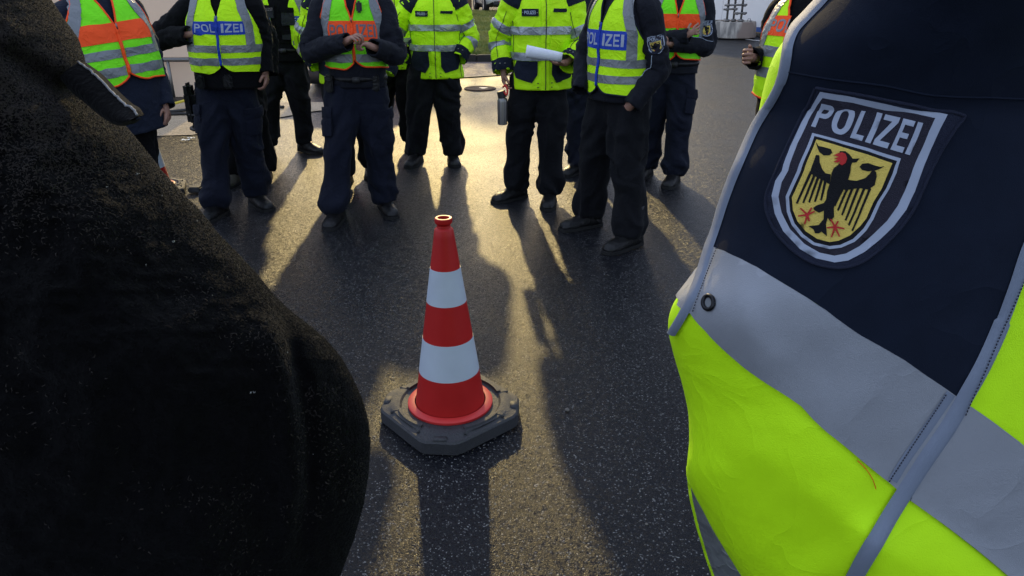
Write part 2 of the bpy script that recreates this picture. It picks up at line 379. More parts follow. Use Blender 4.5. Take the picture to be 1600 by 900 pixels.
def polysheet(fn, loops, step, off, thick=.002, sub=True):
    """fill of polygons (even-odd) in surface coordinates, with interior points so that it follows the surface"""
    vs = []; es = []
    for lp in loops:
        pts = []
        for i in range(len(lp)):
            a = np.array(lp[i], float); b = np.array(lp[(i+1) % len(lp)], float); k = max(1, int(np.linalg.norm(b-a)/step)) if sub else 1
            for q in range(k): pts.append(a+(b-a)*q/k)
        n0 = len(vs); vs += [Vector((float(p[0]), float(p[1]))) for p in pts]; m = len(pts); es += [(n0+i, n0+(i+1) % m) for i in range(m)]
    A = np.array([[v[0], v[1]] for v in vs]); lo = A.min(0); hi = A.max(0)
    gx, gy = np.meshgrid(np.arange(lo[0]+step/2, hi[0], step), np.arange(lo[1]+step/2, hi[1], step)); gx = gx.ravel(); gy = gy.ravel()
    ins = np.zeros(len(gx), bool)
    for lp in loops: ins ^= inpoly(gx, gy, lp)
    gx = gx[ins]; gy = gy[ins]
    if len(gx):
        dd = np.array([np.min(np.hypot(A[:, 0]-x, A[:, 1]-y)) for x, y in zip(gx, gy)]) if len(gx)*len(A) < 4e6 else np.ones(len(gx))*step
        for x, y, d in zip(gx, gy, dd):
            if d > step*.45: vs.append(Vector((float(x), float(y))))
    r = delaunay_2d_cdt(vs, es, [], 0, 1e-6)
    C = np.array([[v[0], v[1]] for v in r[0]]); T = [t for t in r[2]]
    cx = np.array([C[list(t)].mean(0) for t in T]); ins = np.zeros(len(T), bool)
    for lp in loops: ins ^= inpoly(cx[:, 0], cx[:, 1], lp)
    T = [t for t, k in zip(T, ins) if k]
    P = fn(C[:, 0], C[:, 1], off); Q = fn(C[:, 0], C[:, 1], off-thick)
    ec = {}
    for t in T:
        for i in range(len(t)): ec[(t[i], t[(i+1) % len(t)])] = 1
    bd = [e for e in ec if (e[1], e[0]) not in ec]
    N = len(C); Fc = list(T)+[(b+2*N, a+2*N, a+N, b+N) for a, b in bd]
    VV = np.vstack([P, Q, P]); used = sorted({i for f in Fc for i in f}); mp = {u: i for i, u in enumerate(used)}
    return VV[used], [tuple(mp[i] for i in f) for f in Fc]

# ------------------------------------------------------------------ lettering (strokes in a unit box, y up)
def _r(x0, y0, x1, y1): return [(x0, y0), (x1, y0), (x1, y1), (x0, y1)]
def rrect(x0, y0, x1, y1, r, n=4):
    o = []
    for cx, cy, a in ((x1-r, y0+r, -90), (x1-r, y1-r, 0), (x0+r, y1-r, 90), (x0+r, y0+r, 180)):
        for i in range(n+1): t = radians(a+90*i/n); o.append((cx+r*cos(t), cy+r*sin(t)))
    return o
def glyph(c, w=.26):          # loops in a box 0..1 x 0..1
    h = .17
    if c == 'P': return [[(0, 0), (w, 0), (w, .38), (.6, .38)]+[(.62+.38*sin(t), .69-.31*cos(t)) for t in np.linspace(.2, pi-.2, 7)]+[(.6, 1), (0, 1)],
                         [(w, .38+h), (.55, .38+h), (.68, .6), (.72, .69), (.68, .78), (.55, 1-h), (w, 1-h)]]
    if c == 'O': return [rrect(0, 0, 1, 1, .42, 6), rrect(w, h, 1-w, 1-h, .2, 5)[::-1]]
    if c == 'L': return [[(0, 0), (1, 0), (1, h), (w*1.15, h), (w*1.15, 1), (0, 1)]]
    if c == 'I': return [_r(0, 0, 1, 1)]
    if c == 'Z': return [[(0, 0), (1, 0), (1, h), (.34, h), (1, 1-h), (1, 1), (.03, 1), (.03, 1-h), (.62, 1-h), (0, h)]]
    if c == 'E': return [[(0, 0), (1, 0), (1, h), (w*1.1, h), (w*1.1, .42), (.9, .42), (.9, .58), (w*1.1, .58), (w*1.1, 1-h), (1, 1-h), (1, 1), (0, 1)]]
GW = {'P': .155, 'O': .185, 'L': .13, 'I': .052, 'Z': .155, 'E': .13}
GX = [('P', 0, .155), ('O', .18, .365), ('L', .395, .515), ('I', .545, .60), ('Z', .625, .775), ('E', .805, .925), ('I', .95, 1.0)]
def word(box, chars=range(7), wk=.26):
    """POLIZEI in a box (x0,y0,x1,y1), y up; returns list of loop groups"""
    x0, y0, x1, y1 = box; r = []
    for i in chars:
        c, a, b = GX[i]
        r.append([[(x0+(x1-x0)*(a+(b-a)*px), y0+(y1-y0)*py) for px, py in lp] for lp in glyph(c, wk)])
    return r
def lettering(name, fn, groups, step, off, mat, parent, thick=.0012):
    m = MB()
    for g in groups:
        V, Fc = polysheet(fn, g, step, off, thick); m.add(V, Fc)
    return m.build(name, mat, parent)

# ------------------------------------------------------------------ the sleeve badge, traced once (enlarged photograph coordinates)
BD = dict(
 back=[(262, 40), (410, 60), (560, 88), (720, 122), (882, 168), (898, 186), (860, 235), (808, 320), (760, 410), (722, 500), (690, 575), (640, 655), (580, 725), (510, 792), (430, 845), (335, 862), (240, 845), (150, 790), (80, 710), (42, 625), (36, 550), (60, 480), (120, 350), (190, 200)],
 s1=[(282, 55), (400, 72), (560, 105), (700, 138), (828, 168), (800, 225), (750, 330), (712, 430), (684, 515), (645, 598), (590, 670), (530, 730), (460, 790), (390, 828), (330, 838), (250, 822), (180, 780), (110, 700), (75, 620), (63, 540), (80, 475), (110, 430), (150, 320), (200, 210), (240, 130)],
 s2=[(292, 81), (420, 101), (600, 142), (776, 183), (750, 240), (700, 352), (665, 445), (640, 510), (608, 580), (560, 648), (500, 708), (440, 763), (380, 798), (330, 808), (265, 795), (200, 755), (140, 690), (105, 615), (92, 545), (108, 480), (138, 428), (180, 310), (230, 200), (268, 115)],
 t1=[(246, 262), (350, 288), (480, 323), (622, 368), (604, 430), (570, 502), (535, 562), (503, 640), (470, 692), (420, 742), (360, 771), (310, 778), (240, 760), (188, 723), (148, 670), (128, 610), (124, 543), (148, 490), (178, 428), (212, 350)],
 t2=[(255, 276), (350, 301), (480, 337), (606, 379), (588, 432), (557, 500), (521, 560), (489, 635), (459, 682), (412, 730), (356, 758), (310, 764), (245, 748), (198, 712), (160, 662), (142, 606), (138, 545), (162, 493), (192, 432), (224, 355)],
 yel=[(264, 292), (350, 315), (480, 352), (586, 388), (568, 430), (538, 500), (503, 560), (473, 635), (443, 673), (400, 713), (350, 738), (310, 745), (257, 731), (210, 698), (174, 653), (155, 602), (152, 547), (178, 492), (207, 430), (238, 355)],
 body=[(350, 402), (335, 412), (326, 432), (320, 470), (306, 510), (301, 550), (290, 568), (262, 578), (244, 590), (250, 602), (268, 612), (290, 602), (287, 640), (266, 668), (222, 674), (243, 688), (250, 706), (266, 706), (276, 698), (299, 718), (296, 664), (305, 634), (316, 652), (333, 628), (332, 590), (350, 545), (375, 500), (392, 462), (401, 430), (405, 402), (412, 388), (430, 386), (445, 369), (415, 371), (402, 352), (385, 340), (362, 341), (352, 360), (366, 380)],
 lw=[(322, 438), (300, 434), (286, 415), (276, 390), (274, 362), (262, 360), (250, 390), (236, 428), (243, 440), (300, 470), (318, 482)],
 rw=[(390, 462), (430, 468), (468, 455), (488, 436), (500, 418), (516, 425), (518, 445), (508, 486), (480, 506), (440, 500), (385, 508), (372, 504)],
 lt=[(263, 306), (272, 322), (296, 327), (322, 334), (328, 350), (315, 362), (292, 362), (276, 350), (268, 332)],
 rt=[(552, 401), (534, 412), (512, 420), (482, 424), (455, 418), (444, 404), (456, 391), (482, 388), (510, 398), (534, 404)],
 red=[(334, 362), (352, 352), (372, 346), (386, 352), (391, 372), (384, 390), (368, 402), (356, 396), (362, 384), (350, 392), (332, 388), (350, 380), (336, 374), (356, 368)])
def stroke(a, b, w0, w1):
    a = np.array(a, float); b = np.array(b, float); d = b-a; d /= np.linalg.norm(d); n = np.array([-d[1], d[0]])
    return [tuple(a+n*w0/2), tuple(b+n*w1/2), tuple(b-n*w1/2), tuple(a-n*w0/2)]
LF = [((240, 428), (172, 573)), ((255, 438), (200, 570)), ((270, 448), (226, 567)), ((285, 458), (252, 563)), ((300, 464), (278, 556))]
RF = [((372, 500), (336, 580)), ((392, 500), (350, 600)), ((414, 498), (366, 620)), ((438, 498), (380, 645)), ((462, 502), (394, 668)), ((488, 500), (410, 692))]
CL = [((218, 622), (188, 593)), ((218, 622), (238, 590)), ((218, 622), (178, 628)), ((218, 622), (206, 664)), ((218, 622), (250, 606)), ((218, 622), (226, 652)),
      ((335, 675), (318, 640)), ((335, 675), (300, 680)), ((335, 675), (318, 722)), ((335, 675), (354, 718)), ((335, 675), (376, 682)), ((335, 675), (350, 648))]
def bword():
    TL, TR, BL, BR = map(np.array, ((288., 106.), (724., 204.), (241., 230.), (660., 352.)))
    g = []
    for grp in word((0, 0, 1, 1), wk=.29):
        g.append([[tuple((BL*(1-x)+BR*x)*(1-y)+(TL*(1-x)+TR*x)*y) for x, y in lp] for lp in grp])
    return g
def badge_layers():
    return [('backing', [[BD['back']]], 0, BNAV), ('border', [[BD['s1'], BD['s2']]], 1, LETT), ('field', [[BD['s2']]], 1, BPUR), ('lettering', bword(), 2, LETT),
            ('shield_border', [[BD['t1'], BD['t2']]], 2, LETT), ('shield_edge', [[BD['t2']]], 2, BBLK), ('shield', [[BD['yel']]], 3, BYEL),
            ('eagle', [[BD['body']], [BD['lw']], [BD['rw']], [BD['lt']], [BD['rt']]]+[[stroke(a, b, 11, 8)] for a, b in LF+RF], 4, BBLK),
            ('claws', [[BD['red']]]+[[stroke(a, b, 9, 6)] for a, b in CL], 5, BRED)]
def small_badge(fn, a0, v0, w, parent, name='badge', flip=False, off=.004):
    """fn(a,v,off) surface in metres, v running DOWN the arm; one mesh"""
    m = MB(); mats = []
    E1 = np.array([546., 113.]); E2 = np.array([-235., 740.]); O = np.array([282., 55.]); Mi = np.linalg.inv(np.array([E1, E2]).T)
    def f(X, Y, o):
        q = Mi @ np.stack([X-O[0], Y-O[1]]); return fn(a0+(q[0]-.5)*w*(1 if not flip else -1), v0+q[1]*w*1.25, o)
    for i, (nm, groups, lay, mat) in enumerate(badge_layers()):
        mats.append(mat)
        for g in groups:
            if nm == 'backing' or nm == 'field' or nm.startswith('shield'): st = 200
            else: st = 400
            V, Fc = polysheet(f, g, st, off+lay*.0006, .0006, sub=False); m.add(V, Fc, i)
    return m.build(name, mats, parent)

# ================================================================== SETTING
def ground_sheet(name, poly, z, mat, parent=None):
    return mk(name, [(x, y, z) for x, y in poly], [tuple(range(len(poly)))], mat, parent, False)
# the yard: fine grid near the camera with very slight unevenness, large apron to the horizon
xs = np.concatenate([[-900, -200, -60], np.linspace(-16, 16, 65), [60, 200, 900]]); ys = np.concatenate([[-300, -40], np.linspace(-3, 15, 46), [30, 60, 200, 1500]])
X_, Y_ = np.meshgrid(xs, ys); Zg = .006*vn(np.stack([X_*.7, Y_*.7, 0*X_], -1), 3)*(np.abs(X_) < 16)*(Y_ < 14.9)*(Y_ > -3)
nu = len(xs); nv = len(ys)
g = mk('ground', np.stack([X_.ravel(), Y_.ravel(), Zg.ravel()], 1), [(j*nu+i, j*nu+i+1, (j+1)*nu+i+1, (j+1)*nu+i) for j in range(nv-1) for i in range(nu-1)], ASPH)
g['kind'] = 'structure'
o = ground_sheet('sandy_path', [(-9, 7.0), (-3.41, 7.86), (-2.76, 8.91), (-2.48, 9.31), (-1.9, 9.75), (-1.9, 10.15), (-2.6, 10.0), (-9, 10.0)], .010, APRON); o['kind'] = 'structure'
o = ground_sheet('paving', [(-9, 10.9), (-1.6, 12.1), (1.2, 13.6), (3.2, 14.84), (-9, 14.84)], .010, PAVE); o['kind'] = 'structure'
o = ground_sheet('far_road', [(-60, 24), (60, 24), (60, 60), (-60, 60)], .012, ROAD); o['kind'] = 'structure'
# paving joint
m = MB(); a = np.array([-1.75, 12.05]); b = np.array([1.3, 13.62]); n = np.array([-.46, .89])*.03
m.add([(*(a-n), .016), (*(b-n), .016), (*(b+n), .016), (*(a+n), .016)], [(0, 1, 2, 3)])
JNT = plain('pale_joint', (.40, .33, .20), .7)
o = m.build('paving_joint', JNT, None, False); o['kind'] = 'structure'
# kerb + grass bank
KERB = plain('dark_kerb', (.03, .027, .024), .8, bump=.5)
m = MB()
for i in range(7): m.box((-4.0+i*1.003-.2, 14.93, .06), (.995, .14, .15), bev=.012)
kb = m.build('kerb', KERB, None, True, auto=True); kb['kind'] = 'structure'
SOIL = plain('grass_soil', (.10, .11, .025), .95, noise=.4, sc=3, bump=1)
gx = np.linspace(-7, 2.6, 60); gy = np.linspace(15.0, 31, 60); GX_, GY_ = np.meshgrid(gx, gy)
def bank(x, y): return .10+.03*vn(np.stack([x*1.2, y*1.2, 0*x], -1), 9)+.12*np.clip((y-16)/12, 0, 1)
V = np.stack([GX_.ravel(), GY_.ravel(), bank(GX_, GY_).ravel()], 1)
o = mk('grass_bank', V, [(j*60+i, j*60+i+1, (j+1)*60+i+1, (j+1)*60+i) for j in range(59) for i in range(59)], SOIL); o['kind'] = 'structure'
GRM, t, bs = new_mat('grass_blade'); oi = t.nodes.new('ShaderNodeTexCoord'); nn = t.nodes.new('ShaderNodeTexNoise'); nn.inputs['Scale'].default_value = 2.5; nn.inputs['Detail'].default_value = 8
cr_ = t.nodes.new('ShaderNodeValToRGB'); cr_.color_ramp.elements[0].position = .35; cr_.color_ramp.elements[0].color = (.10, .16, .018, 1); cr_.color_ramp.elements[1].position = .65; cr_.color_ramp.elements[1].color = (.34, .32, .07, 1)
t.links.new(oi.outputs['Object'], nn.inputs['Vector']); t.links.new(nn.outputs['Fac'], cr_.inputs[0]); t.links.new(cr_.outputs[0], bs.inputs['Base Color']); bs.inputs['Roughness'].default_value = .6
def blades(n, x0, x1, y0, y1):
    x = rng.uniform(x0, x1, n); y = y0+(y1-y0)*rng.uniform(0, 1, n)**1.4; z = bank(x, y); h = rng.uniform(.03, .09, n); a = rng.uniform(0, 2*pi, n); w = rng.uniform(.004, .008, n)
    lx = rng.normal(0, .03, n); ly = rng.normal(0, .03, n)
    A = np.stack([x+w*np.cos(a), y+w*np.sin(a), z], 1); B = np.stack([x-w*np.cos(a), y-w*np.sin(a), z], 1); C = np.stack([x+lx, y+ly, z+h], 1)
    V = np.stack([A, B, C], 1).reshape(-1, 3); return V, np.arange(3*n).reshape(-1, 3)
V, Fc = blades(70000, -2.6, 1.6, 15.0, 31)
o = mk('grass', V, Fc, GRM, None, False); o['kind'] = 'stuff'

# pale hall wall on the right with a blue base stripe
def wall_frame(p, q): d = (Vector(q)-Vector(p)); L = d.length; return L, atan2(d.y, d.x)
WALLW = plain('pale_panel', (.82, .79, .76), .5, noise=.04, sc=2); WALLB = plain('blue_stripe', (.03, .10, .36), .5); WALLD = plain('wall_plinth', (.10, .09, .08), .8)
p, q = G(1060, 44), G(1290, 69); L, ang = wall_frame(p, q)
wr = tag(empty('hall_wall', (p.x, p.y, 0), ang), 'pale panelled hall wall with a blue base stripe behind the round concrete footing', 'wall')
npan = 12; pw = 24/npan
for i in range(npan):
    MB().box((pw*(i-3)+pw/2, .10, 2.64), (pw-.012, .12, 4.8), bev=.006).build('panel', WALLW, wr, auto=True)
MB().box((6, .08, .175), (24, .15, .12), bev=.006).build('base_stripe', WALLB, wr, auto=True)
MB().box((6, .12, .057), (24, .12, .114)).build('plinth', WALLD, wr)
o = ground_sheet('white_line', [(p.x-1.2, p.y-.3), (q.x+8*cos(ang), q.y+8*sin(ang)-.3), (q.x+8*cos(ang), q.y+8*sin(ang)-.55), (p.x-1.2, p.y-.55)], .012, plain('road_paint', (.62, .60, .55), .6, noise=.3)); o['kind'] = 'structure'
# beige wall on the left
WALLC = plain('beige_render', (.80, .58, .41), .8, noise=.06, sc=2, bump=.2)
wl = tag(empty('beige_wall', (-11.25, 10.5, 0)), 'beige wall on the left with a grey handrail pipe, behind the police officers', 'wall')
for i in range(4): MB().box((-1.2+i*2.42, .1, 1.9), (2.41, .2, 3.8), bev=.005).build('panel', WALLC, wl, auto=True)
GALV = plain('galvanised_steel', (.22, .21, .20), .45, metal=.8)
pm = MB(); pm.tube([(-2.4, -.16, .52), (7.0, -.16, .52)], .03)
pm.build('rail', GALV, wl)
for x in (0, 1.9, 3.8, 5.0, 6.6): MB().tube([(x, -.16, .02), (x, -.16, .52)], .022).build('post', GALV, wl)
# cables
CABY = plain('yellow_cable', (.62, .48, .04), .5); CABK = plain('black_rubber', (.012, .012, .012), .6)
def cable(pts, r, mat, label):
    o = MB().tube(catmull(pts, 60), r, 7).build('cable', mat); tag(o, label, 'cable'); return o
cable([(-6, 8.7, .025), (-4.9, 8.9, .03), (-4.45, 9.2, .05), (-4.0, 9.75, .12), (-3.7, 9.9, .03), (-3.1, 9.8, .025)], .016, CABY, 'yellow cable lying on the sandy strip by the beige wall')
cable([(-6, 9.0, .025), (-4.6, 9.1, .03), (-4.2, 9.15, .03), (-3.7, 9.35, .06), (-3.3, 9.6, .03), (-2.9, 9.5, .03)], .02, CABK, 'black cable looping over the sandy strip behind the yellow cable')
cable([(-6, 8.6, .025), (-4.6, 8.85, .03), (-4.1, 9.0, .03), (-3.6, 9.1, .03), (-3.2, 9.35, .03)], .018, CABK, 'black cable lying flat on the sandy strip, nearest to the asphalt')
# litter
PAPM = plain('litter_paper', (.7, .68, .62), .7)
for X, Y, lab in ((290, 220, 'crumpled white paper scrap on the wet asphalt, the larger of two'), (299, 217, 'small white paper scrap further right by the sandy strip')):
    c = G(X, Y, .01); m = MB(); k = 6; V = [(c.x+.035*(i-2.5)/2.5*1.2, c.y+.02*j, .018+.012*random.random()) for j in (-1, 0, 1) for i in range(k)]
    m.add(V, [(j*k+i, j*k+i+1, (j+1)*k+i+1, (j+1)*k+i) for j in range(2) for i in range(k-1)]); tag(m.build('paper_scrap', PAPM), lab, 'litter')
# manhole with water
mh = tag(empty('manhole_cover', tuple(G(750, 138, .008))), 'dark round manhole cover with a bright puddle between two police officers', 'manhole')
IRON = plain('wet_iron', (.03, .011, .010), .75, spec=.2, bump=.4)
MB().lathe([(.0, .004), (.20, .004), (.205, .0)], 32).build('lid', IRON, mh, False)
MB().lathe([(.21, -.004), (.21, .005), (.235, .005), (.24, -.004)], 32).build('frame', IRON, mh, auto=True)
WAT, t, bs = new_mat('puddle_water'); bs.inputs['Base Color'].default_value = (.02, .02, .022, 1); bs.inputs['Roughness'].default_value = .04
th = np.linspace(0, 2*pi, 24, endpoint=False); rr = .035*(1+.3*np.sin(3*th))
mk('puddle', [(r*1.6*cos(a)+.05, r*sin(a), .007) for r, a in zip(rr, th)], [tuple(range(24))], WAT, mh)
# round concrete footing with scaffold mast
cf = G(1150, 62); D_ = cf.y
ft = tag(empty('mast_footing', (cf.x-.0, cf.y+.5, 0)), 'round stained concrete footing carrying a steel tube mast by the pale hall wall', 'mast')
CONC, t, bs = new_mat('stained_concrete'); N = t.nodes.new; L_ = t.links.new
tc = N('ShaderNodeTexCoord'); mp_ = N('ShaderNodeMapping'); mp_.inputs['Scale'].default_value = (5, 5, 1.2); n1 = N('ShaderNodeTexNoise'); n1.inputs['Scale'].default_value = 1.6; n1.inputs['Detail'].default_value = 4
c1 = N('ShaderNodeValToRGB'); e = c1.color_ramp.elements; e[0].position = .42; e[0].color = (.20, .185, .165, 1); e[1].position = .58; e[1].color = (.46, .42, .36, 1)
n2 = N('ShaderNodeTexNoise'); n2.inputs['Scale'].default_value = 1.2; c2 = N('ShaderNodeValToRGB'); c2.color_ramp.elements[0].position = .52; c2.color_ramp.elements[1].position = .6
mxx = N('ShaderNodeMix'); mxx.data_type = 'RGBA'; mxx.inputs['B'].default_value = (.25, .19, .155, 1)
L_(tc.outputs['Object'], mp_.inputs[0]); L_(mp_.outputs[0], n1.inputs['Vector']); L_(n1.outputs['Fac'], c1.inputs[0]); L_(tc.outputs['Object'], n2.inputs['Vector']); L_(n2.outputs['Fac'], c2.inputs[0])
L_(c2.outputs[0], mxx.inputs['Factor']); L_(c1.outputs[0], mxx.inputs['A']); L_(mxx.outputs['Result'], bs.inputs['Base Color']); bs.inputs['Roughness'].default_value = .85
MB().lathe([(0, .03), (.62, .03), (.635, .05), (.605, .40), (.59, .43), (.54, .43), (.53, .40), (0, .40)], 48).build('footing', CONC, ft, auto=True)
for i, (x, y) in enumerate(((-.17, -.05), (.05, .12), (.19, -.08))):
    MB().tube([(x, y, .40), (x+.015*i, y, 3.2)], .028, 10).build('pole', GALV, ft)
for (x0, x1, z, y) in ((-.28, .30, .82, -.10), (-.30, .06, .72, -.11), (-.02, .31, .62, -.12)):
    MB().tube([(x0, y, z), (x1, y, z+.01)], .026, 8).build('cross_tube', GALV, ft)
    for xx in (x0+.08, x1-.06): MB().box((xx, y, z), (.07, .09, .07), bev=.012).build('clamp', GALV, ft)
MB().tube([(.02, -.1, 1.35), (.26, -.12, .98)], .024, 8).build('brace', GALV, ft)
for x, y in ((-.17, -.05), (.05, .12), (.19, -.08)): MB().box((x, y, .44), (.12, .12, .07), bev=.01).build('base_clamp', GALV, ft)
for x in (-.28, .34): MB().tube([(x-.05, -.3, .42), (x-.03, -.3, .50), (x+.03, -.3, .50), (x+.05, -.3, .42)], .008, 6).build('lifting_eye', GALV, ft)
# tree beyond the grass
BARK = plain('bark', (.16, .10, .05), .9, noise=.4, sc=6, bump=1)
tr = tag(empty('tree', (-1.62, 27.5, .2)), 'brown tree trunk on the grass bank beside the patrol car', 'tree')
tm = MB(); tm.tube(catmull([(0, 0, -.1), (0, 0, .25), (.03, 0, 1.5), (-.05, .1, 3), (0, .1, 5)], 24), np.interp(np.linspace(0, 1, 24), [0, .08, 1], [.36, .24, .12]), 14)
def limb(p, d, l, r, k):
    p = np.array(p); d = np.array(d)/np.linalg.norm(d); q = p+d*l; mid = (p+q)/2+np.array([random.uniform(-.1, .1)*l for _ in range(3)])
    tm.tube([p, mid, q], [r, r*.75, r*.5], 6)
    if k: 
        for _ in range(3): limb(q if random.random() < .6 else mid, d+np.array([random.uniform(-.8, .8), random.uniform(-.8, .8), random.uniform(-.1, .7)]), l*.68, r*.5, k-1)
for i in range(5): a = i*1.26; limb((0, .05, 2.8+.45*i), (cos(a), sin(a), .8), 1.5, .09, 3)
tm.build('trunk', BARK, tr)
n = 5000; c = rng.normal(0, 1, (n, 3)); c /= np.linalg.norm(c, axis=1)[:, None]; c = c*rng.uniform(.4, 1, (n, 1))**.5*np.array([2.3, 2.3, 1.8])+np.array([0, 0, 5.2]); c = c[fbm(c*1.3, 4) > -.05]; n = len(c)
d1 = rng.normal(0, .05, (n, 3)); d2 = rng.normal(0, .05, (n, 3))
o = mk('crown', np.stack([c-d1, c+d2, c+d1, c-d2], 1).reshape(-1, 3), np.arange(4*n).reshape(-1, 4), GRM, tr, False); o['kind'] = 'stuff'

# ---------------------------------------------------------------- cars
GLASS, t, bs = new_mat('car_glass'); bs.inputs['Base Color'].default_value = (.02, .025, .03, 1); bs.inputs['Roughness'].default_value = .05; bs.inputs['Specular IOR Level'].default_value = .8
TYRE = plain('tyre_rubber', (.015, .015, .015), .85, bump=.4); RIM = plain('alloy_rim', (.5, .5, .52), .3, metal=.9)
LAMP = plain('headlamp_lens', (.6, .62, .65), .1, metal=.3, coat=1); TAIL = plain('tail_lamp', (.4, .01, .01), .2, coat=1); TRIMK = plain('black_plastic', (.015, .015, .016), .6)
PLATE = plain('number_plate', (.7, .7, .68), .5)
def car(name, paint, loc, rz, label, police=False):
    r = tag(empty(name, loc, rz), label, 'police car' if police else 'car')
    # sections along the length: y from front (-2.2) to rear (2.2): (y, bottom z, waist z, waist half-width, roof z, roof half-width)
    sec = [(-2.22, .34, .62, .70, .62, .60), (-2.10, .26, .74, .84, .76, .70), (-1.5, .22, .88, .90, .92, .74), (-.95, .22, .94, .91, .98, .72), (-.25, .22, .95, .91, 1.42, .60),
           (.5, .22, .96, .91, 1.47, .60), (1.3, .22, .97, .90, 1.44, .58), (1.85, .24, .97, .88, 1.12, .60), (2.12, .24, .94, .84, .98, .62), (2.2, .26, .70, .80, .72, .60)]
    K = np.array(sec); yy = np.linspace(-2.22, 2.2, 45); K = np.stack([np.interp(yy, K[:, 0], K[:, i]) for i in range(6)], 1)
    V = []; Fc = []; Mi = []; n = 14
    for (y, zb, zw, w, zr, wr_) in K:
        half = [(0, zb), (w*.8, zb), (w*.97, zb+.10), (w, zb+(zw-zb)*.55), (w*.97, zw), (wr_+.02, max(zw+.005, zr-.06)), (wr_*.8, zr), ]
        ring = half+[(0, zr+.01)]+[(-x, z) for x, z in half[:0:-1]]
        V += [(x, y, z) for x, z in ring]
    n = len(ring)
    for i in range(len(K)-1):
        for j in range(n):
            Fc.append((i*n+j, i*n+(j+1) % n, (i+1)*n+(j+1) % n, (i+1)*n+j))
            cab = K[i, 4]-K[i, 2] > .12 and K[i+1, 4]-K[i+1, 2] > .12
            Mi.append(1 if cab and j in (4, n-5) and -1 < K[i, 0] < 1.9 and abs(K[i, 0]-.45) > .06 else (2 if j in (1, n-2) else 0))
    Fc += [tuple(range(n))[::-1], tuple(len(V)-n+j for j in range(n))]; Mi += [0, 0]
    mk('body', V, Fc, [paint, GLASS, TRIMK], r, True, Mi)
    # windscreen and rear window
    mk('windscreen', [(-.66, -.96, 1.0), (.66, -.96, 1.0), (.56, -.3, 1.405), (-.56, -.3, 1.405)], [(0, 1, 2, 3)], GLASS, r).location = (0, -.015, .025)
    mk('rear_window', [(-.56, 1.84, 1.14), (.56, 1.84, 1.14), (.52, 1.36, 1.42), (-.52, 1.36, 1.42)], [(0, 1, 2, 3)], GLASS, r).location = (0, .02, .02)
    for sx in (-1, 1):
        for y in (-1.38, 1.38):
            w = MB().lathe([(.19, -.10), (.30, -.105), (.325, -.08), (.325, .08), (.30, .105), (.19, .10)], 28).build('wheel', TYRE, r)
            w.location = (sx*.83, y, .325); w.rotation_euler = (0, pi/2, 0)
            MB().lathe([(0, -.06), (.19, -.095), (.205, -.09), (.205, .09), (.19, .095), (0, .06)], 20).build('rim', RIM, w)
            a = MB(); 
        MB().box((sx*.62, -2.13, .66), (.34, .12, .13), bev=.03).build('headlight', LAMP, r)
        MB().box((sx*.66, 2.15, .80), (.26, .10, .16), bev=.03).build('tail_light', TAIL, r)
        MB().box((sx*.98, -.72, 1.0), (.16, .10, .11), bev=.03).build('mirror', paint, r)
    MB().box((0, -2.2, .36), (1.3, .10, .20), bev=.03).build('front_grille', TRIMK, r)
    MB().box((0, 2.16, .17), (1.72, .18, .19), bev=.03).build('rear_bumper', TRIMK, r)
    MB().box((0, -2.26, .52), (.52, .02, .11)).build('number_plate', PLATE, r)
    MB().box((0, 2.25, .62), (.52, .02, .11)).build('number_plate', PLATE, r)
    if police:
        PB = plain('patrol_blue', (.02, .07, .38), .35, coat=.5); PY = plain('patrol_yellow', (.72, .62, .03), .35, coat=.5)
        for sx in (-1, 1):
            for k in range(7): MB().box((sx*.915, -1.0+k*.42-.25, .70), (.012, .41, .22), bev=.003).build('side_marking', PB if k % 2 else PY, r)
        MB().box((-.45, -1.86, .845), (.36, .34, .012), bev=.004, R=Matrix.Rotation(.2, 3, 'X')).build('bonnet_marking', PY, r)
        MB().box((.05, -1.86, .845), (.40, .34, .012), bev=.004, R=Matrix.Rotation(.2, 3, 'X')).build('bonnet_marking', PB, r)
        MB().box((-.2, -2.245, .45), (.50, .02, .03)).build('bumper_strip', plain('red_strip', (.5, .08, .03), .5), r)
        MB().box((0, .1, 1.52), (1.1, .28, .09), bev=.03).build('light_bar', plain('blue_lamp', (.02, .1, .6), .2, coat=1), r)
    return r
SILVP = plain('silver_paint', (.55, .57, .58), .3, metal=.3, coat=.6, noise=.02); REDP = plain('red_paint', (.55, .012, .012), .35, coat=.6, noise=.03)
car('police_car', SILVP, (-.45, 32.2, .14), radians(10), 'silver police car with blue and yellow blocks parked beyond the grass bank', True)
car('parked_car', REDP, (-2.2, 13.45, .01), radians(180), 'red car with black rear bumper parked behind the group of police officers')

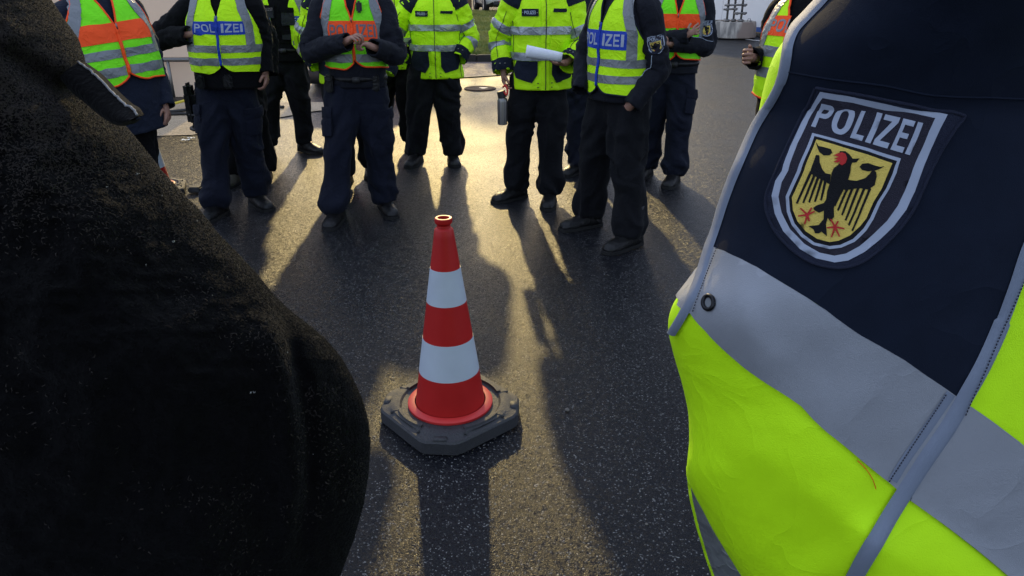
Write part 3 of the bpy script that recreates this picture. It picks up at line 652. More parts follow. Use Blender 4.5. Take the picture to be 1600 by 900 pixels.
# ---------------------------------------------------------------- traffic cones
CRED = plain('cone_red', (.36, .007, .006), .48, spec=.3, noise=.18, sc=9, coat=0, bump=.12, bsc=40); CWHT = plain('cone_white_sheeting', (.40, .45, .51), .45, noise=.10, sc=12, spec=.35)
CFL = plain('cone_flange_red', (.50, .020, .018), .5, noise=.08, sc=30)
CBASE = plain('recycled_rubber', (.022, .023, .027), .62, noise=.35, sc=40, bump=.9, bsc=180)
def cone(loc, rz, label, sun=False):
    r = tag(empty('traffic_cone', loc, rz), label, 'traffic cone', None)
    def rad(z): return .134+(.0335-.134)*(z-.068)/(.765-.068)
    zs = [.068, .208, .348, .494, .624, .765]
    prof = [(.164, .058), (.164, .067), (.158, .071), (rad(.070)+.004, .073)]
    m = MB().lathe(prof, 64); m.build('flange', CFL, r, auto=True)
    pr = [(rad(.066), .066)]; ms = []
    for i in range(5):
        k = 6
        for j in range(1, k+1):
            z = zs[i]+(zs[i+1]-zs[i])*j/k; pr.append((rad(z), z)); ms.append(0)
    top = [(r_, z_+.017) for r_, z_ in [(.031, .752), (.025, .756), (.0235, .765), (.026, .770), (.0305, .774), (.0315, .781), (.0310, .789), (.0285, .792), (.0215, .792), (.0205, .786), (.0205, .60)]]
    pr += top; MB().lathe(pr, 72).build('body', CRED, r, auto=True)
    for a, b in ((.208, .348), (.494, .624)):
        q = [(rad(a)+.0002, a)]+[(rad(a+(b-a)*j/6)+.0009, a+(b-a)*j/6) for j in range(7)]+[(rad(b)+.0002, b)]
        MB().lathe(q, 72).build('reflective_band', CWHT, r, auto=True)
    # foot plate: square with cut corners, sunken seat, ribs, hand slots
    h = .2335; c = .092
    base = [(-h, -h+c), (-h+c, -h), (h-c, -h), (h, -h+c), (h, h-c), (h-c, h), (-h+c, h), (-h, h-c)]
    n = 64
    def bp(t, k):     # superpose octagon (k=1) -> circle (k=0) outlines
        a = 2*pi*t/n; d = np.array([cos(a), sin(a)])
        s_ = min(h/max(abs(d[0]), 1e-6), h/max(abs(d[1]), 1e-6), (2*h-c)/(abs(d[0])+abs(d[1])))
        return d, s_
    V = []; rings = [('o', 1.0, .001), ('o', 1.0, .046), ('o', .975, .054), ('o', .90, .056), ('m', .55, .062), ('c', .196, .064), ('c', .188, .057), ('c', .10, .057)]
    for kind, f, z in rings:
        for t_ in range(n):
            d, s_ = bp(t_, 1); R_ = s_*f if kind == 'o' else (f if kind == 'c' else s_*.45+.196*.55)
            V.append((d[0]*R_, d[1]*R_, z))
    Fc = [(i*n+j, i*n+(j+1) % n, (i+1)*n+(j+1) % n, (i+1)*n+j) for i in range(len(rings)-1) for j in range(n)]
    pl = mk('foot_plate', V, Fc, CBASE, r); bm = bmesh.new(); bm.from_mesh(pl.data)
    for e_ in bm.edges:
        if len(e_.link_faces) == 2 and e_.calc_face_angle(0) > radians(28): e_.smooth = False
    bm.to_mesh(pl.data); bm.free()
    for k in range(8):
        a = k*pi/4+pi/8; R = Matrix.Rotation(a, 3, 'Z'); 
        MB().box(np.array(R) @ np.array([.214, 0, .0605]), (.045, .010, .008), R=R, bev=.003).build('rib', CBASE, pl)
    for k in range(4):
        a = k*pi/2; m = MB()
        th = np.linspace(a-.38, a+.38, 14); V = [(rr_*cos(t_), rr_*sin(t_), z) for rr_, z in ((.190, .058), (.190, .070), (.205, .070), (.209, .058)) for t_ in th]
        m.add(V, [(i*14+j, i*14+j+1, (i+1)*14+j+1, (i+1)*14+j) for i in range(3) for j in range(13)]+[(0, 14, 28, 42), (13, 55, 41, 27)]); m.build('lug', CBASE, pl, auto=True)
        R = Matrix.Rotation(a+pi/4, 3, 'Z'); MB().box(np.array(R) @ np.array([.245, 0, .0565]), (.03, .05, .005), R=R, bev=.003).build('corner_pad', CBASE, pl)
    return r
cone((-.240, 2.462, .004), radians(41), 'red and white traffic cone standing alone on an octagonal black foot plate in the centre')
c2 = G(241, 302); cone((c2.x, c2.y, .004), radians(20), 'red and white traffic cone half hidden behind the legs of the officers on the left')
c3 = G(308, 300); m = MB(); m.box((c3.x, c3.y, .03), (.10, .12, .045), bev=.01); tag(m.build('rubber_block', CBASE, None, auto=True), 'small black rubber block on the asphalt beside the half hidden cone', 'block')
STONE = plain('pebble', (.10, .09, .08), .7)
for i, (X, Y) in enumerate(((886, 642), (940, 700), (852, 560), (1010, 820), (610, 760), (905, 505))):
    c = G(X, Y); m = MB(); s = .010 if i == 0 else .005; th = np.linspace(0, pi, 6)
    m.lathe([(s*sin(t_)*(1+.15*i % .3), s*.6*(1-cos(t_))) for t_ in th], 9, c=(c.x, c.y, .0)); o = m.build('pebble', STONE); o.scale = (1, 1, 1)
    tag(o, 'small dark pebble on the asphalt right of the traffic cone' if i == 0 else 'tiny pebble lying loose on the wet asphalt', 'pebble', None if i == 0 else 'tiny pebbles on the asphalt')

# ================================================================== PEOPLE
def nrm(v): v = np.array(v, float); return v/(np.linalg.norm(v)+1e-9)
def rotv(v, ax, a):
    v = np.array(v, float); ax = nrm(ax); return v*cos(a)+np.cross(ax, v)*sin(a)+ax*np.dot(ax, v)*(1-cos(a))
def body_mesh(name, root, J, hands, hs=1.0):
    """one continuous skin surface: trunk, neck, head core, limbs, palms and ten fingers"""
    V = []; E_ = []; R = []
    def nd(p, r, par=None):
        V.append(tuple(float(q) for q in p)); R.append(r)
        if par is not None: E_.append((par, len(V)-1))
        return len(V)-1
    pel = nd(J['pelvis'], .10); sp = nd((np.array(J['pelvis'])+np.array(J['chest']))/2, .10, pel); ch = nd(J['chest'], .11, sp)
    nk = nd(J['neck'], .052, ch); hd = nd(J['head']-np.array([0, 0, .06]), .055, nk); nd(J['head']+np.array([0, 0, .04]), .06, hd)
    for k in (0, 1):
        s = -1 if k == 0 else 1
        sh, el, wr, hand = J['arms'][k]
        a = nd(sh, .05, ch); b = nd(el, .036, a); c = nd(wr if hand else np.array(wr)*.75+np.array(el)*.25, .024, b)
        if hand:
            d = nrm(hand['dir']); pn = nrm(hand['palm']); pn = nrm(pn-d*np.dot(pn, d)); th = np.cross(d, pn)*(1 if s < 0 else -1)
            p = np.array(wr)+d*.045; pc = nd(p, .021, c)
            cu = hand.get('curl', .6)
            for i, (o, l) in enumerate(((.030, .078), (.010, .086), (-.010, .080), (-.029, .062))):
                q = np.array(wr)+d*(.088-.004*abs(i-1))+th*o; n0 = nd(q, .0095, pc); dd = d.copy(); cc = cu*(1+.12*i)
                for j in range(3):
                    dd = rotv(dd, np.cross(d, pn), cc*(.8 if j == 0 else 1.0)); q = q+dd*l*(.42, .32, .26)[j]; n0 = nd(q, (.0085, .0078, .0065)[j], n0)
            q = np.array(wr)+d*.035+th*.032+pn*.008; n0 = nd(q, .0125, pc); dd = nrm(d*.75+th*.6+pn*.35)
            for j in range(2): q = q+dd*.030; n0 = nd(q, (.0105, .0085)[j], n0); dd = nrm(dd*.8+d*.3-th*.35*cu+pn*.25*cu)
        else: nd(np.array(wr)*.8+np.array(el)*.2, .02, c)
        hp, kn, an, toe = J['legs'][k]
        a = nd(hp, .075, pel); b = nd(kn, .05, a); c = nd(an, .030, b); nd(toe, .018, c)
    me = bpy.data.meshes.new('tmp'); me.from_pydata(V, E_, []); o = bpy.data.objects.new('tmp', me); COL.objects.link(o)
    md = o.modifiers.new('s', 'SKIN'); md.use_smooth_shade = True
    for i, r in enumerate(R): me.skin_vertices[0].data[i].radius = (r, r)
    me.skin_vertices[0].data[0].use_root = True
    ss = o.modifiers.new('u', 'SUBSURF'); ss.levels = 1; ss.render_levels = 1
    bpy.context.view_layer.update(); r = evalmesh(o); bpy.data.objects.remove(o); bpy.data.meshes.remove(me)
    # head with a face joined into the same mesh
    hc = np.array(J['head']); f = nrm([*J.get('look', (0, -1, 0))]); rt = nrm(np.cross(f, [0, 0, 1])); up = np.cross(rt, f)
    nu, nv = 36, 28; HV = []; 
    for j in range(nv+1):
        v = pi*j/nv
        for i in range(nu):
            u = 2*pi*i/nu; x = sin(v)*sin(u); y = sin(v)*cos(u); z = cos(v)
            p = np.array([x*.076, y*.096, z*.122])
            if z < 0: p[0] *= 1-.28*z*z; p[1] *= 1-.10*z*z
            fr = max(0, y)
            p[1] += fr*(.026*math.exp(-((x/.16)**2)-((z+.12)/.20)**2)-.010*math.exp(-(((abs(x)-.38)/.17)**2)-((z-.05)/.12)**2)+.008*math.exp(-((x/.3)**2)-((z+.55)/.07)**2)-.005*math.exp(-((x/.3)**2)-((z+.47)/.04)**2)+.010*math.exp(-((x/.3)**2)-((z+.82)/.14)**2)+.006*math.exp(-((z-.22)/.1)**2))
            ear = math.exp(-((y+.02)/.17)**2-((z-.0)/.24)**2)*(abs(x) > .8); p[0] += np.sign(x)*.020*ear
            HV.append(hc+rt*p[0]+f*p[1]+up*p[2])
    HF = [(j*nu+i, j*nu+(i+1) % nu, (j+1)*nu+(i+1) % nu, (j+1)*nu+i) for j in range(nv) for i in range(nu)]
    bm = bmesh.new(); bm.from_mesh(r); vs = [bm.verts.new(tuple(v)) for v in HV]
    for q in HF:
        try: bm.faces.new([vs[i] for i in q])
        except ValueError: pass
    bm.to_mesh(r); bm.free(); r.materials.clear(); r.materials.append(SKIN); r.polygons.foreach_set('use_smooth', [True]*len(r.polygons)); r.name = name
    o = bpy.data.objects.new(name, r); COL.objects.link(o); o.parent = root
    # hair / cap as a shell over the crown
    VV = []; 
    for j in range(0, 15):
        v = pi*j/26
        for i in range(nu):
            u = 2*pi*i/nu; vm = 1.02+.88*(.5-.5*cos(min(1, max(0, (abs((u+pi) % (2*pi)-pi)-.9)/.9))*pi)); vv = vm*j/14; x = sin(vv)*sin(u); y = sin(vv)*cos(u); z = cos(vv)
            k_ = 1.0-.05*(j/14)**4; VV.append(hc+rt*x*.085*k_+f*(y*.106-.004)*k_+up*(z*.134*k_))
    HF = [(j*nu+i, j*nu+(i+1) % nu, (j+1)*nu+(i+1) % nu, (j+1)*nu+i) for j in range(14) for i in range(nu)]
    mk('hair', VV, HF, HAIR, root)
    for sx in (-1, 1):
        e_ = MB().lathe([(.0125*sin(q), -.0125*cos(q)) for q in np.linspace(0, pi, 9)], 12).build('eye', EYEM, root); e_.location = Vector(hc+rt*sx*.030+f*.079+up*.006)
    return o

def boot(root, x, y, ang, mat=LEATH, s=1.0, lift=0):
    """toe points to -Y rotated by ang"""
    sec = [(-.085, .032, .06), (-.078, .042, .10), (-.045, .047, .125), (0, .049, .135), (.045, .050, .120), (.09, .053, .092), (.14, .056, .076), (.185, .053, .068), (.215, .042, .054), (.230, .022, .032)]
    V = []; n = 14
    for (t, w, h) in sec:
        for j in range(n):
            a = 2*pi*j/n; cx = cos(a); sz = sin(a); xx = w*np.sign(cx)*abs(cx)**.75; zz = .026+(h-.026)*(sz if sz > 0 else 0)+(-.006 if sz < 0 else 0)
            V.append((xx, -t, zz))
    Fc = [(i*n+j, i*n+(j+1) % n, (i+1)*n+(j+1) % n, (i+1)*n+j) for i in range(len(sec)-1) for j in range(n)]+[tuple(range(n))[::-1], tuple((len(sec)-1)*n+j for j in range(n))]
    sh = MB(); sh.add(V, Fc); sh.tube([(0, .022, .06), (0, .022, .12), (0, .018, .20), (0, .018, .27)], [.050, .054, .058, .062], 16)
    b = sh.build('boot', mat, root); b.location = (x, y, lift); b.rotation_euler = (0, 0, ang); b.scale = (s, s, s)
    out_ = [(-.090, .036), (-.07, .047), (0, .052), (.06, .053), (.12, .060), (.17, .060), (.215, .046), (.240, .022)]
    P_ = [(w, -t) for t, w in out_]+[(-w, -t) for t, w in out_[::-1]]
    MB().prism(P_, .0, .022).build('sole', RUB, b, False)
    lm = MB()
    for k in range(6):
        t = .02+k*.017; z = .130-.0105*k; lm.tube([(-.022, -t, z-.008), (0, -t-.004, z+.004), (.022, -t, z-.008)], .0028, 5)
    for k in range(4):
        z = .13+k*.028; lm.tube([(-.034, -.026, z), (0, -.040, z+.005), (.034, -.026, z+.01)], .0028, 5)
    lm.build('lace', STITCH, b)
    return b

def trousers(root, legs, mat, pel, wide=1.0, seed=1, waist=.165, top=1.02):
    m = MB()
    for (hp, kn, an, toe) in legs:
        p = np.array(hp); k = np.array(kn); a = np.array(an)
        m.tube(catmull([p+[0, 0, .04], p*.5+k*.5, k, k*.45+a*.55+[0, .012, 0], a+[0, .0, .05], a+[0, -.005, -.03]], 26),
               np.interp(np.linspace(0, 5, 26), range(6), np.array([.108, .106, .086, .084, .078, .074])*wide), 20)
    c = np.array(pel); prof = [(-.12, .11, .09), (-.05, .155, .115), (.05, .17, .125), (top-c[2], waist, .118)]
    V = []; n = 28
    for z, w, d in prof:
        for j in range(n): t_ = 2*pi*j/n; V.append((c[0]+w*np.sign(cos(t_))*abs(cos(t_))**.85, c[1]+d*sin(t_), c[2]+z))
    m.add(V, [(i*n+j, i*n+(j+1) % n, (i+1)*n+(j+1) % n, (i+1)*n+j) for i in range(3) for j in range(n)]+[tuple(range(n))[::-1], tuple(3*n+j for j in range(n))])
    r = remesh(m.V, m.F, .0135); P_, Nn = cocoord(r)
    kz = (legs[0][1][2]+legs[1][1][2])/2
    amp = .0045+.006*np.exp(-((P_[:, 2]-kz)/.11)**2)+.010*np.exp(-((P_[:, 2]-.16)/.09)**2)+.005*np.exp(-((P_[:, 2]-.70)/.10)**2)
    wz = fbm(P_*4, seed+77, 2); q = np.stack([P_[:, 0]*8, P_[:, 1]*8, P_[:, 2]*12+P_[:, 0]*12*np.sign(P_[:, 0])+wz*1.6], 1); q2 = np.stack([P_[:, 0]*14+wz, P_[:, 1]*14, P_[:, 2]*4.+wz], 1)
    P_ = P_+1.5*Nn*((ridge(q, seed)*.9+.8*fbm(q*.8, seed+3, 2)+1.1*ridge(q2, seed+9))*amp)[:, None]
    r.vertices.foreach_set('co', P_.ravel()); r.materials.clear(); r.materials.append(mat); r.polygons.foreach_set('use_smooth', [True]*len(r.polygons)); r.name = 'trousers'
    o = bpy.data.objects.new('trousers', r); COL.objects.link(o); o.parent = root
    return o
def cargo_pocket(root, leg, side, mat, t=.62, w=.14, h=.17):
    hp, kn = np.array(leg[0]), np.array(leg[1]); c = hp*(1-t)+kn*t; ax = nrm(hp-kn)
    T_ = Tube([hp, (hp+kn)/2, kn], [.112, .108, .094], seed=5, fold=.004, ref=(side, -.55, 0)); L = T_.len
    us = np.linspace(-w/2, w/2, 12); vs = np.linspace(L*t-h/2, L*t+h/2, 12); V, Fc = sheet(T_.A, us, vs, .016, .02)
    mk('cargo_pocket', V, Fc, mat, root)
    V, Fc = sheet(T_.A, np.linspace(-w/2-.005, w/2+.005, 12), np.linspace(L*t-h/2-.015, L*t-h/2+.05, 5), .022, .012); mk('pocket_flap', V, Fc, mat, root)

def torso_mesh(name, T, mat, root, z0, z1, thick=True, nz=60, nu=96):
    us = np.linspace(-pi, pi, nu, endpoint=False); V, Fc = gridmesh(T.P, us, np.linspace(z0, z1, nz), 0.0, closed=True)
    n = len(V); V2 = T.P(us, us*0+z0, -.012); V = np.vstack([V, V2]); Fc += [((i+1) % nu, i, n+i, n+(i+1) % nu) for i in range(nu)]
    V3 = V[(nz-1)*nu:nz*nu].mean(0); Fc.append(tuple((nz-1)*nu+i for i in range(nu)))
    return mk(name, V, Fc, mat, root)
def band_a(T, name, parent, mat, a0, a1, z0, z1, off=.004, th=.004, fz=None, na=None):
    na = na or max(6, int(abs(a1-a0)/.012)); U, Vv = np.meshgrid(np.linspace(a0, a1, na), np.linspace(z0, z1, max(4, int((z1-z0)/.012))))
    if fz is not None: Vv = Vv+fz(U)
    P_, Fc = sheetUV(T.A, U, Vv, off, th); return mk(name, P_, Fc, mat, parent)
def around(T, name, parent, mat, z0, z1, off=.004, p0=-pi, p1=pi):
    U, Vv = np.meshgrid(np.linspace(p0, p1, 90), np.linspace(z0, z1, 5)); P_, Fc = sheetUV(T.P, U, Vv, off, .004); return mk(name, P_, Fc, mat, parent)

def make_vest(root, T, base, trim, zb, zt, bands, panel=None, ptxt=None, txtcol=None, chars=range(7), gap=0.0, braces=True, zipm=None, off=.014, pz=None, pw=.165, tilt=0, sag=.01):
    """front halves, back, armholes; sub-parts: bands, panel, lettering, trim, zip"""
    zarm = zt-.28; m = MB(); edges = []
    def po(z):      # outer boundary angle of the front at height z
        t = np.clip((z-zarm)/(zt-zarm), 0, 1); return pi/2*(1-.44*np.sin(np.clip(t*1.25, 0, 1)*pi/2)**.8+.26*np.clip((t-.75)*4, 0, 1)**2)
    neck = zt-.17
    nrow = 46
    for s in (-1, 1):
        t_ = np.linspace(0, 1, 22); zz = np.linspace(0, 1, nrow); U = np.zeros((nrow, 22)); Vv = np.zeros((nrow, 22))
        for i, q in enumerate(zz):
            for j, t in enumerate(t_):
                lift = .045*(1-min(1, t*5))**2+sag*sin(3*t+s)   # rounded front corner
                z = zb+lift+(zt-zb-lift)*q
                gi = gap+.004+np.clip((z-neck)/(zt-neck), 0, 1)*.052
                pi_ = float(T.phi(np.array([gi]), np.array([z]))[0]); U[i, j] = s*(pi_+(po(z)-pi_)*t); Vv[i, j] = z
        P_, Fc = sheetUV(T.P, U, Vv, off, .006); m.add(P_, Fc)
        P_ = T.P(U.ravel(), Vv.ravel(), off).reshape(nrow, 22, 3)
        k0 = int(np.searchsorted(zb+(zt-zb)*zz, zarm))
        edges.append([P_[i, 0] for i in range(nrow)][::-1]+[P_[0, j] for j in range(1, 22)]); edges.append([P_[i, -1] for i in range(k0, nrow)])
    t_ = np.linspace(-1, 1, 44); U = np.zeros((nrow, 44)); Vv = np.zeros((nrow, 44))
    for i, q in enumerate(np.linspace(0, 1, nrow)):
        z = zb+sag+(zt-zb-sag)*q; U[i] = pi+t_*(pi-(pi/2+(pi/2-po(z))*.8)); Vv[i] = z
    P_, Fc = sheetUV(T.P, U, Vv, off, .006); m.add(P_, Fc)
    P3 = T.P(U.ravel(), Vv.ravel(), off).reshape(nrow, 44, 3); edges.append([P3[i, 0] for i in range(k0, nrow)]); edges.append([P3[i, -1] for i in range(k0, nrow)]); edges.append(list(P3[0]))
    v = m.build('vest', base, root)
    if trim:
        tm = MB()
        for e in edges: tm.tube(e, .0055, 6)
        tm.build('edge_trim', trim, v)
    zo = off+.003
    for (b0, b1) in bands:
        for s in (-1, 1):
            U, Vv = np.meshgrid(np.linspace(gap+.012, 1, 40), np.linspace(b0, b1, 6)); Uo = np.zeros_like(U)
            for i in range(6):
                for j in range(40):
                    t = (j/39); zc = Vv[i, j]; pi_ = float(T.phi(np.array([gap+.012]), np.array([zc]))[0]); Uo[i, j] = s*(pi_+(po(zc)-pi_)*t)
            P_, Fc = sheetUV(T.P, Uo, Vv, zo, .004); mk('reflective_band', P_, Fc, SILVD, v)
        U, Vv = np.meshgrid(np.linspace(pi/2+.03, 3*pi/2-.03, 60), np.linspace(b0, b1, 6)); P_, Fc = sheetUV(T.P, U, Vv, zo, .004); mk('reflective_band', P_, Fc, SILVD, v)
    if braces:
        zb1 = max(b[1] for b in bands)-.002
        for s in (-1, 1):
            n = 30; z = np.linspace(zb1, zt-.005, n); ac = np.array([float(np.interp(q, [zb1, zarm+.06, zt], [pw+.026, pw+.022, .115])) for q in z])
            U = np.stack([s*(ac-.027+.054*k/5) for k in range(6)], 1); Vv = np.repeat(z[:, None], 6, 1)
            P_, Fc = sheetUV(T.A, U, Vv, zo+.002, .004); mk('reflective_brace', P_, Fc, SILVD, v)
    if panel:
        z0, z1 = pz
        for s in (-1, 1):
            a0, a1 = gap+.006, pw; V_, Fc = sheetUV(T.A, *np.meshgrid(s*np.linspace(a0, a1, 16), np.linspace(z0, z1, 10)), zo+.001, .004); mk('chest_panel', V_, Fc, panel, v)
            if ptxt:
                h = z1-z0; W_ = 2*pw*.86; box = (-W_/2, z0+h*.18, W_/2, z1-h*.18)
                ids = [i for i in ((0, 1, 2) if s < 0 else (3, 4, 5, 6)) if i in chars]
                if ids:
                    gr = word(box, ids, .2); sh = (-.012 if s < 0 else .016)
                    gr = [[[(x*.94+sh, y) for x, y in lp] for lp in g_] for g_ in gr]
                    lettering('lettering', T.A, gr, .02, zo+.0025, txtcol or LETT, v)
    if zipm:
        z = np.linspace(zb+.05, neck, 30); tm = MB(); c = T.P(z*0, z, zo+.001)
        tm.tube(c, .009, 7); tm.build('zip', zipm, v)
        MB().box(c[-1]+np.array([0, -.012, -.01]), (.007, .005, .03), bev=.001).build('zip_slider', GALV, v)
    return v

def sleeve(root, pts, rad, mat, seed=0, fold=.005, cuff=None, bands=(), cuffmat=None, name='sleeve', wr=.5):
    T = Tube(pts, rad, seed, fold, wr=wr); us = np.linspace(0, 2*pi, 30, endpoint=False); vs = np.linspace(0, T.len, 56)
    V, Fc = gridmesh(T.P, us, vs, 0.0, closed=True); n = len(V); nv = len(vs)
    Vi = T.P(us, us*0+T.len, -.010); V = np.vstack([V, Vi, [T.C[0]-T.T[0]*.03]]); Fc += [((nv-1)*30+i, (nv-1)*30+(i+1) % 30, n+(i+1) % 30, n+i) for i in range(30)]
    Fc += [((i+1) % 30, i, n+30) for i in range(30)]
    o = mk(name, V, Fc, mat, root)
    for (f0, f1) in bands:
        V, Fc = gridmesh(T.P, us, np.linspace(T.len*f0, T.len*f1, 6), .0035, closed=True); mk('reflective_band', V, Fc, SILV, o)
    if cuff:
        V, Fc = gridmesh(T.P, us, np.linspace(T.len-cuff, T.len+.002, 8), .005, closed=True); mk('cuff', V, Fc, cuffmat or NAVY, o)
        for a in (-.012, .016):
            c = T.A(np.array([a]), np.array([T.len-cuff*.45]), .008)[0]; MB().lathe([(0, .002), (.006, .002), (.0065, -.002)], 10).build('stud', GALV, o).location = c
    return o, T

def person(label, loc, t, feet, arms, kind, tm=BLACKT, torso=None, seed=1, Hs=1.0, vest=None, group=None, smat=SHIRT, hem=.80, lean=(0, 0), cargo=False, wide=1.0, badge=None, bootm=LEATH, sh_w=.20, look=None, extras=None, cx=0, cy=0):
    """offsets (feet, arms) are given in world directions from loc; t = heading, 0 faces the camera side (-Y)"""
    root = tag(empty('person', (loc[0], loc[1], .003), radians(t)), label, 'person', group)
    c_, s_ = cos(-radians(t)), sin(-radians(t))
    def L(p): p = np.array(p, float); return np.array([p[0]*c_-p[1]*s_, p[0]*s_+p[1]*c_, p[2]])
    cxy = L((cx, cy, 0)); cxl, cyl = cxy[0], cxy[1]
    lz = L((lean[0], lean[1], 0)); top = 1.46*Hs
    if torso is None:
        torso = [(.70, .19, .135), (.80, .195, .14), (.92, .19, .14), (1.05, .185, .14), (1.2, .195, .14), (1.32, .21, .135), (1.40, .205, .12), (1.45, .165, .10), (1.49, .105, .08), (1.53, .07, .065), (1.57, .062, .06)]
    keys = [(z*Hs, w, d, cxl, cyl) for z, w, d in torso]
    T = Torso(keys, seed, .011 if kind == 'jacket' else .007, lean=(lz[0]/1.0, lz[1]/1.0))
    def at(z): zc = z-T.zz[0]; return np.array([cxl+T.lean[0]*zc, cyl+T.lean[1]*zc, z])
    legs = []
    for (fx, fy, fa), sx in zip(feet, (-1, 1)):
        f = L((fx, fy, 0)); hp = np.array([cxl*.5+sx*.088, cyl*.5, .86*Hs]); d = np.array([sin(radians(fa)-radians(t)), -cos(radians(fa)-radians(t)), 0])
        an = np.array([f[0], f[1], .11]); kn = (hp+an)/2+np.array([0, -.03, .03]); legs.append((hp, kn, an, f+d*.13+[0, 0, .045]))
        boot(root, f[0], f[1], radians(fa)-radians(t), bootm)
    trousers(root, legs, tm, (cxl*.5, cyl*.5, .86*Hs), wide, seed, waist=.165, top=1.0*Hs)
    if cargo:
        for lg, sx in zip(legs, (-1, 1)): cargo_pocket(root, lg, sx, tm)
    A = []
    for (el, wr, hand), sx in zip(arms, (-1, 1)):
        shp = at(1.385*Hs)+np.array([sx*(sh_w-.015), .0, 0])
        h2 = None
        if hand: h2 = dict(hand); h2['dir'] = L(hand['dir']); h2['palm'] = L(hand['palm'])
        A.append((shp, L(el), L(wr), h2))
    hd = at(1.68*Hs); J = dict(pelvis=(cxl*.5, cyl*.5, .92*Hs), chest=at(1.25*Hs), neck=at(1.48*Hs), head=hd, arms=A, legs=legs, look=L(look) if look else (0, -1, 0))
    body_mesh('body', root, J, None)
    if kind == 'jacket':
        jk = torso_mesh('jacket', T, YEL, root, hem*Hs, T.zz[-1])
        MB().tube([at(1.50*Hs)+[.075*cos(q)*1.1, .075*sin(q), .0] for q in np.linspace(0, 2*pi, 20)], .02, 8, cap=False).build('collar', NAVY, jk)
        b1 = (1.02*Hs, 1.07*Hs); b2 = (1.185*Hs, 1.235*Hs)
        for b in (b1, b2): around(T, 'reflective_band', jk, SILV, b[0], b[1], .0105)
        # pockets
        for s in (-1, 1):
            z0 = hem*Hs+.05; z1 = b1[0]-.004
            lp = [(s*.05, z0+.055), (s*.085, z0), (s*.20, z0+.03), (s*.225, z0+.09), (s*.20, z1), (s*.05, z1)]
            V, Fc = polysheet(T.A, [lp], .014, .010, .011); pk = mk('pocket', V, Fc, NAVY, jk)
        # placket and zip
        V, Fc = sheet(T.A, np.linspace(-.028, .028, 6), np.linspace(hem*Hs+.003, 1.44*Hs, 50), .008, .007); mk('placket', V, Fc, YEL, jk)
        MB().tube(T.A(np.zeros(40)+.004, np.linspace(hem*Hs+.004, 1.44*Hs, 40), .0125), .0028, 6).build('zip', STITCH, jk)
        for s in (-1, 1):
            for a in (.09,): MB().tube(T.A(np.zeros(20)+s*.235, np.linspace(hem*Hs+.01, 1.30*Hs, 20), .004), .002, 5).build('seam', STITCH, jk)
            for q in (.03, .30): c = T.A(np.array([s*.045]), np.array([hem*Hs+q*.1+.02]), .012)[0]; MB().lathe([(0, .002), (.006, .002), (.006, -.003)], 8).build('stud', STITCH, jk).location = c
        # chest label and flap
        V, Fc = sheet(T.A, np.linspace(-.155, -.045, 12), np.linspace(1.30*Hs, 1.345*Hs, 5), .009, .008); lb = mk('name_label', V, Fc, NAVY, jk)
        lettering('lettering', T.A, word((-.135, 1.312*Hs, -.065, 1.333*Hs)), .02, .0105, LETT, jk)
        for a in (-.146, -.054): MB().lathe([(0, .002), (.005, .002), (.005, -.002)], 8).build('stud', GALV, jk).location = T.A(np.array([a]), np.array([1.322*Hs]), .010)[0]
        V, Fc = polysheet(T.A, [[(.055, 1.325*Hs), (.06, 1.345*Hs), (.15, 1.345*Hs), (.155, 1.335*Hs), (.15, 1.322*Hs)]], .02, .010, .009); mk('pocket_flap', V, Fc, NAVY, jk)
        rad = [.045, .088, .088, .080, .074, .066]
        for k, (sh, el, wr, hand) in enumerate(A):
            sl, ST = sleeve(root, [sh+np.array([-np.sign(sh[0]-cxl)*.10, 0, .055]), sh+[0, 0, .012], (sh+el)/2, el, (el+wr)/2, wr], rad, YEL, seed+k*7, .010, cuff=.075, bands=((.42, .50), (.68, .76)))
            V, Fc = gridmesh(ST.P, np.linspace(0, 2*pi, 30, endpoint=False), np.linspace(0, ST.len*.22, 8), .004, closed=True); mk('shoulder_patch', V, Fc, NAVY, sl)
            MB().tube(ST.A(np.zeros(30)+.03, np.linspace(ST.len*.28, ST.len-.08, 30), .003), .002, 5).build('seam', STITCH, sl)
        if badge: pass
    else:
        mat = smat; torso_mesh('shirt', T, mat, root, hem*Hs, T.zz[-1])
        bl_ = MB().tube([at(.955*Hs)+[.178*cos(q), .132*sin(q), 0] for q in np.linspace(0, 2*pi, 30)], .022, 8, cap=False).build('belt', LEATH, root); MB().box(at(.955*Hs)+np.array([0, -.158, 0]), (.05, .012, .04), bev=.004).build('buckle', TRIMK, bl_)
        rad = [.040, .076, .074, .068, .060, .048]
        for k, (sh, el, wr, hand) in enumerate(A):
            sl, ST = sleeve(root, [sh+np.array([-np.sign(sh[0]-cxl)*.10, 0, .055]), sh+[0, 0, .012], (sh+el)/2, el, (el+wr)/2, wr+nrm(wr-el)*.022], rad, mat, seed+k*7, .008)
            if k == 1 and badge is not None: MB().tube(ST.A(np.linspace(-.03, .03, 20), np.linspace(ST.len*.50, ST.len*.80, 20), .003), .0022, 5).build('sleeve_piping', LETT, sl)
            if badge is not None and badge[0] == k:
                small_badge(lambda a, v, o, ST=ST, b=badge: ST.A(-a+b[1], v, o), 0, ST.len*badge[2], .085, sl)
        if vest: make_vest(root, T, **vest)
    return root, T, L, J

HD = lambda d, p, c=.6: dict(dir=d, palm=p, curl=c)
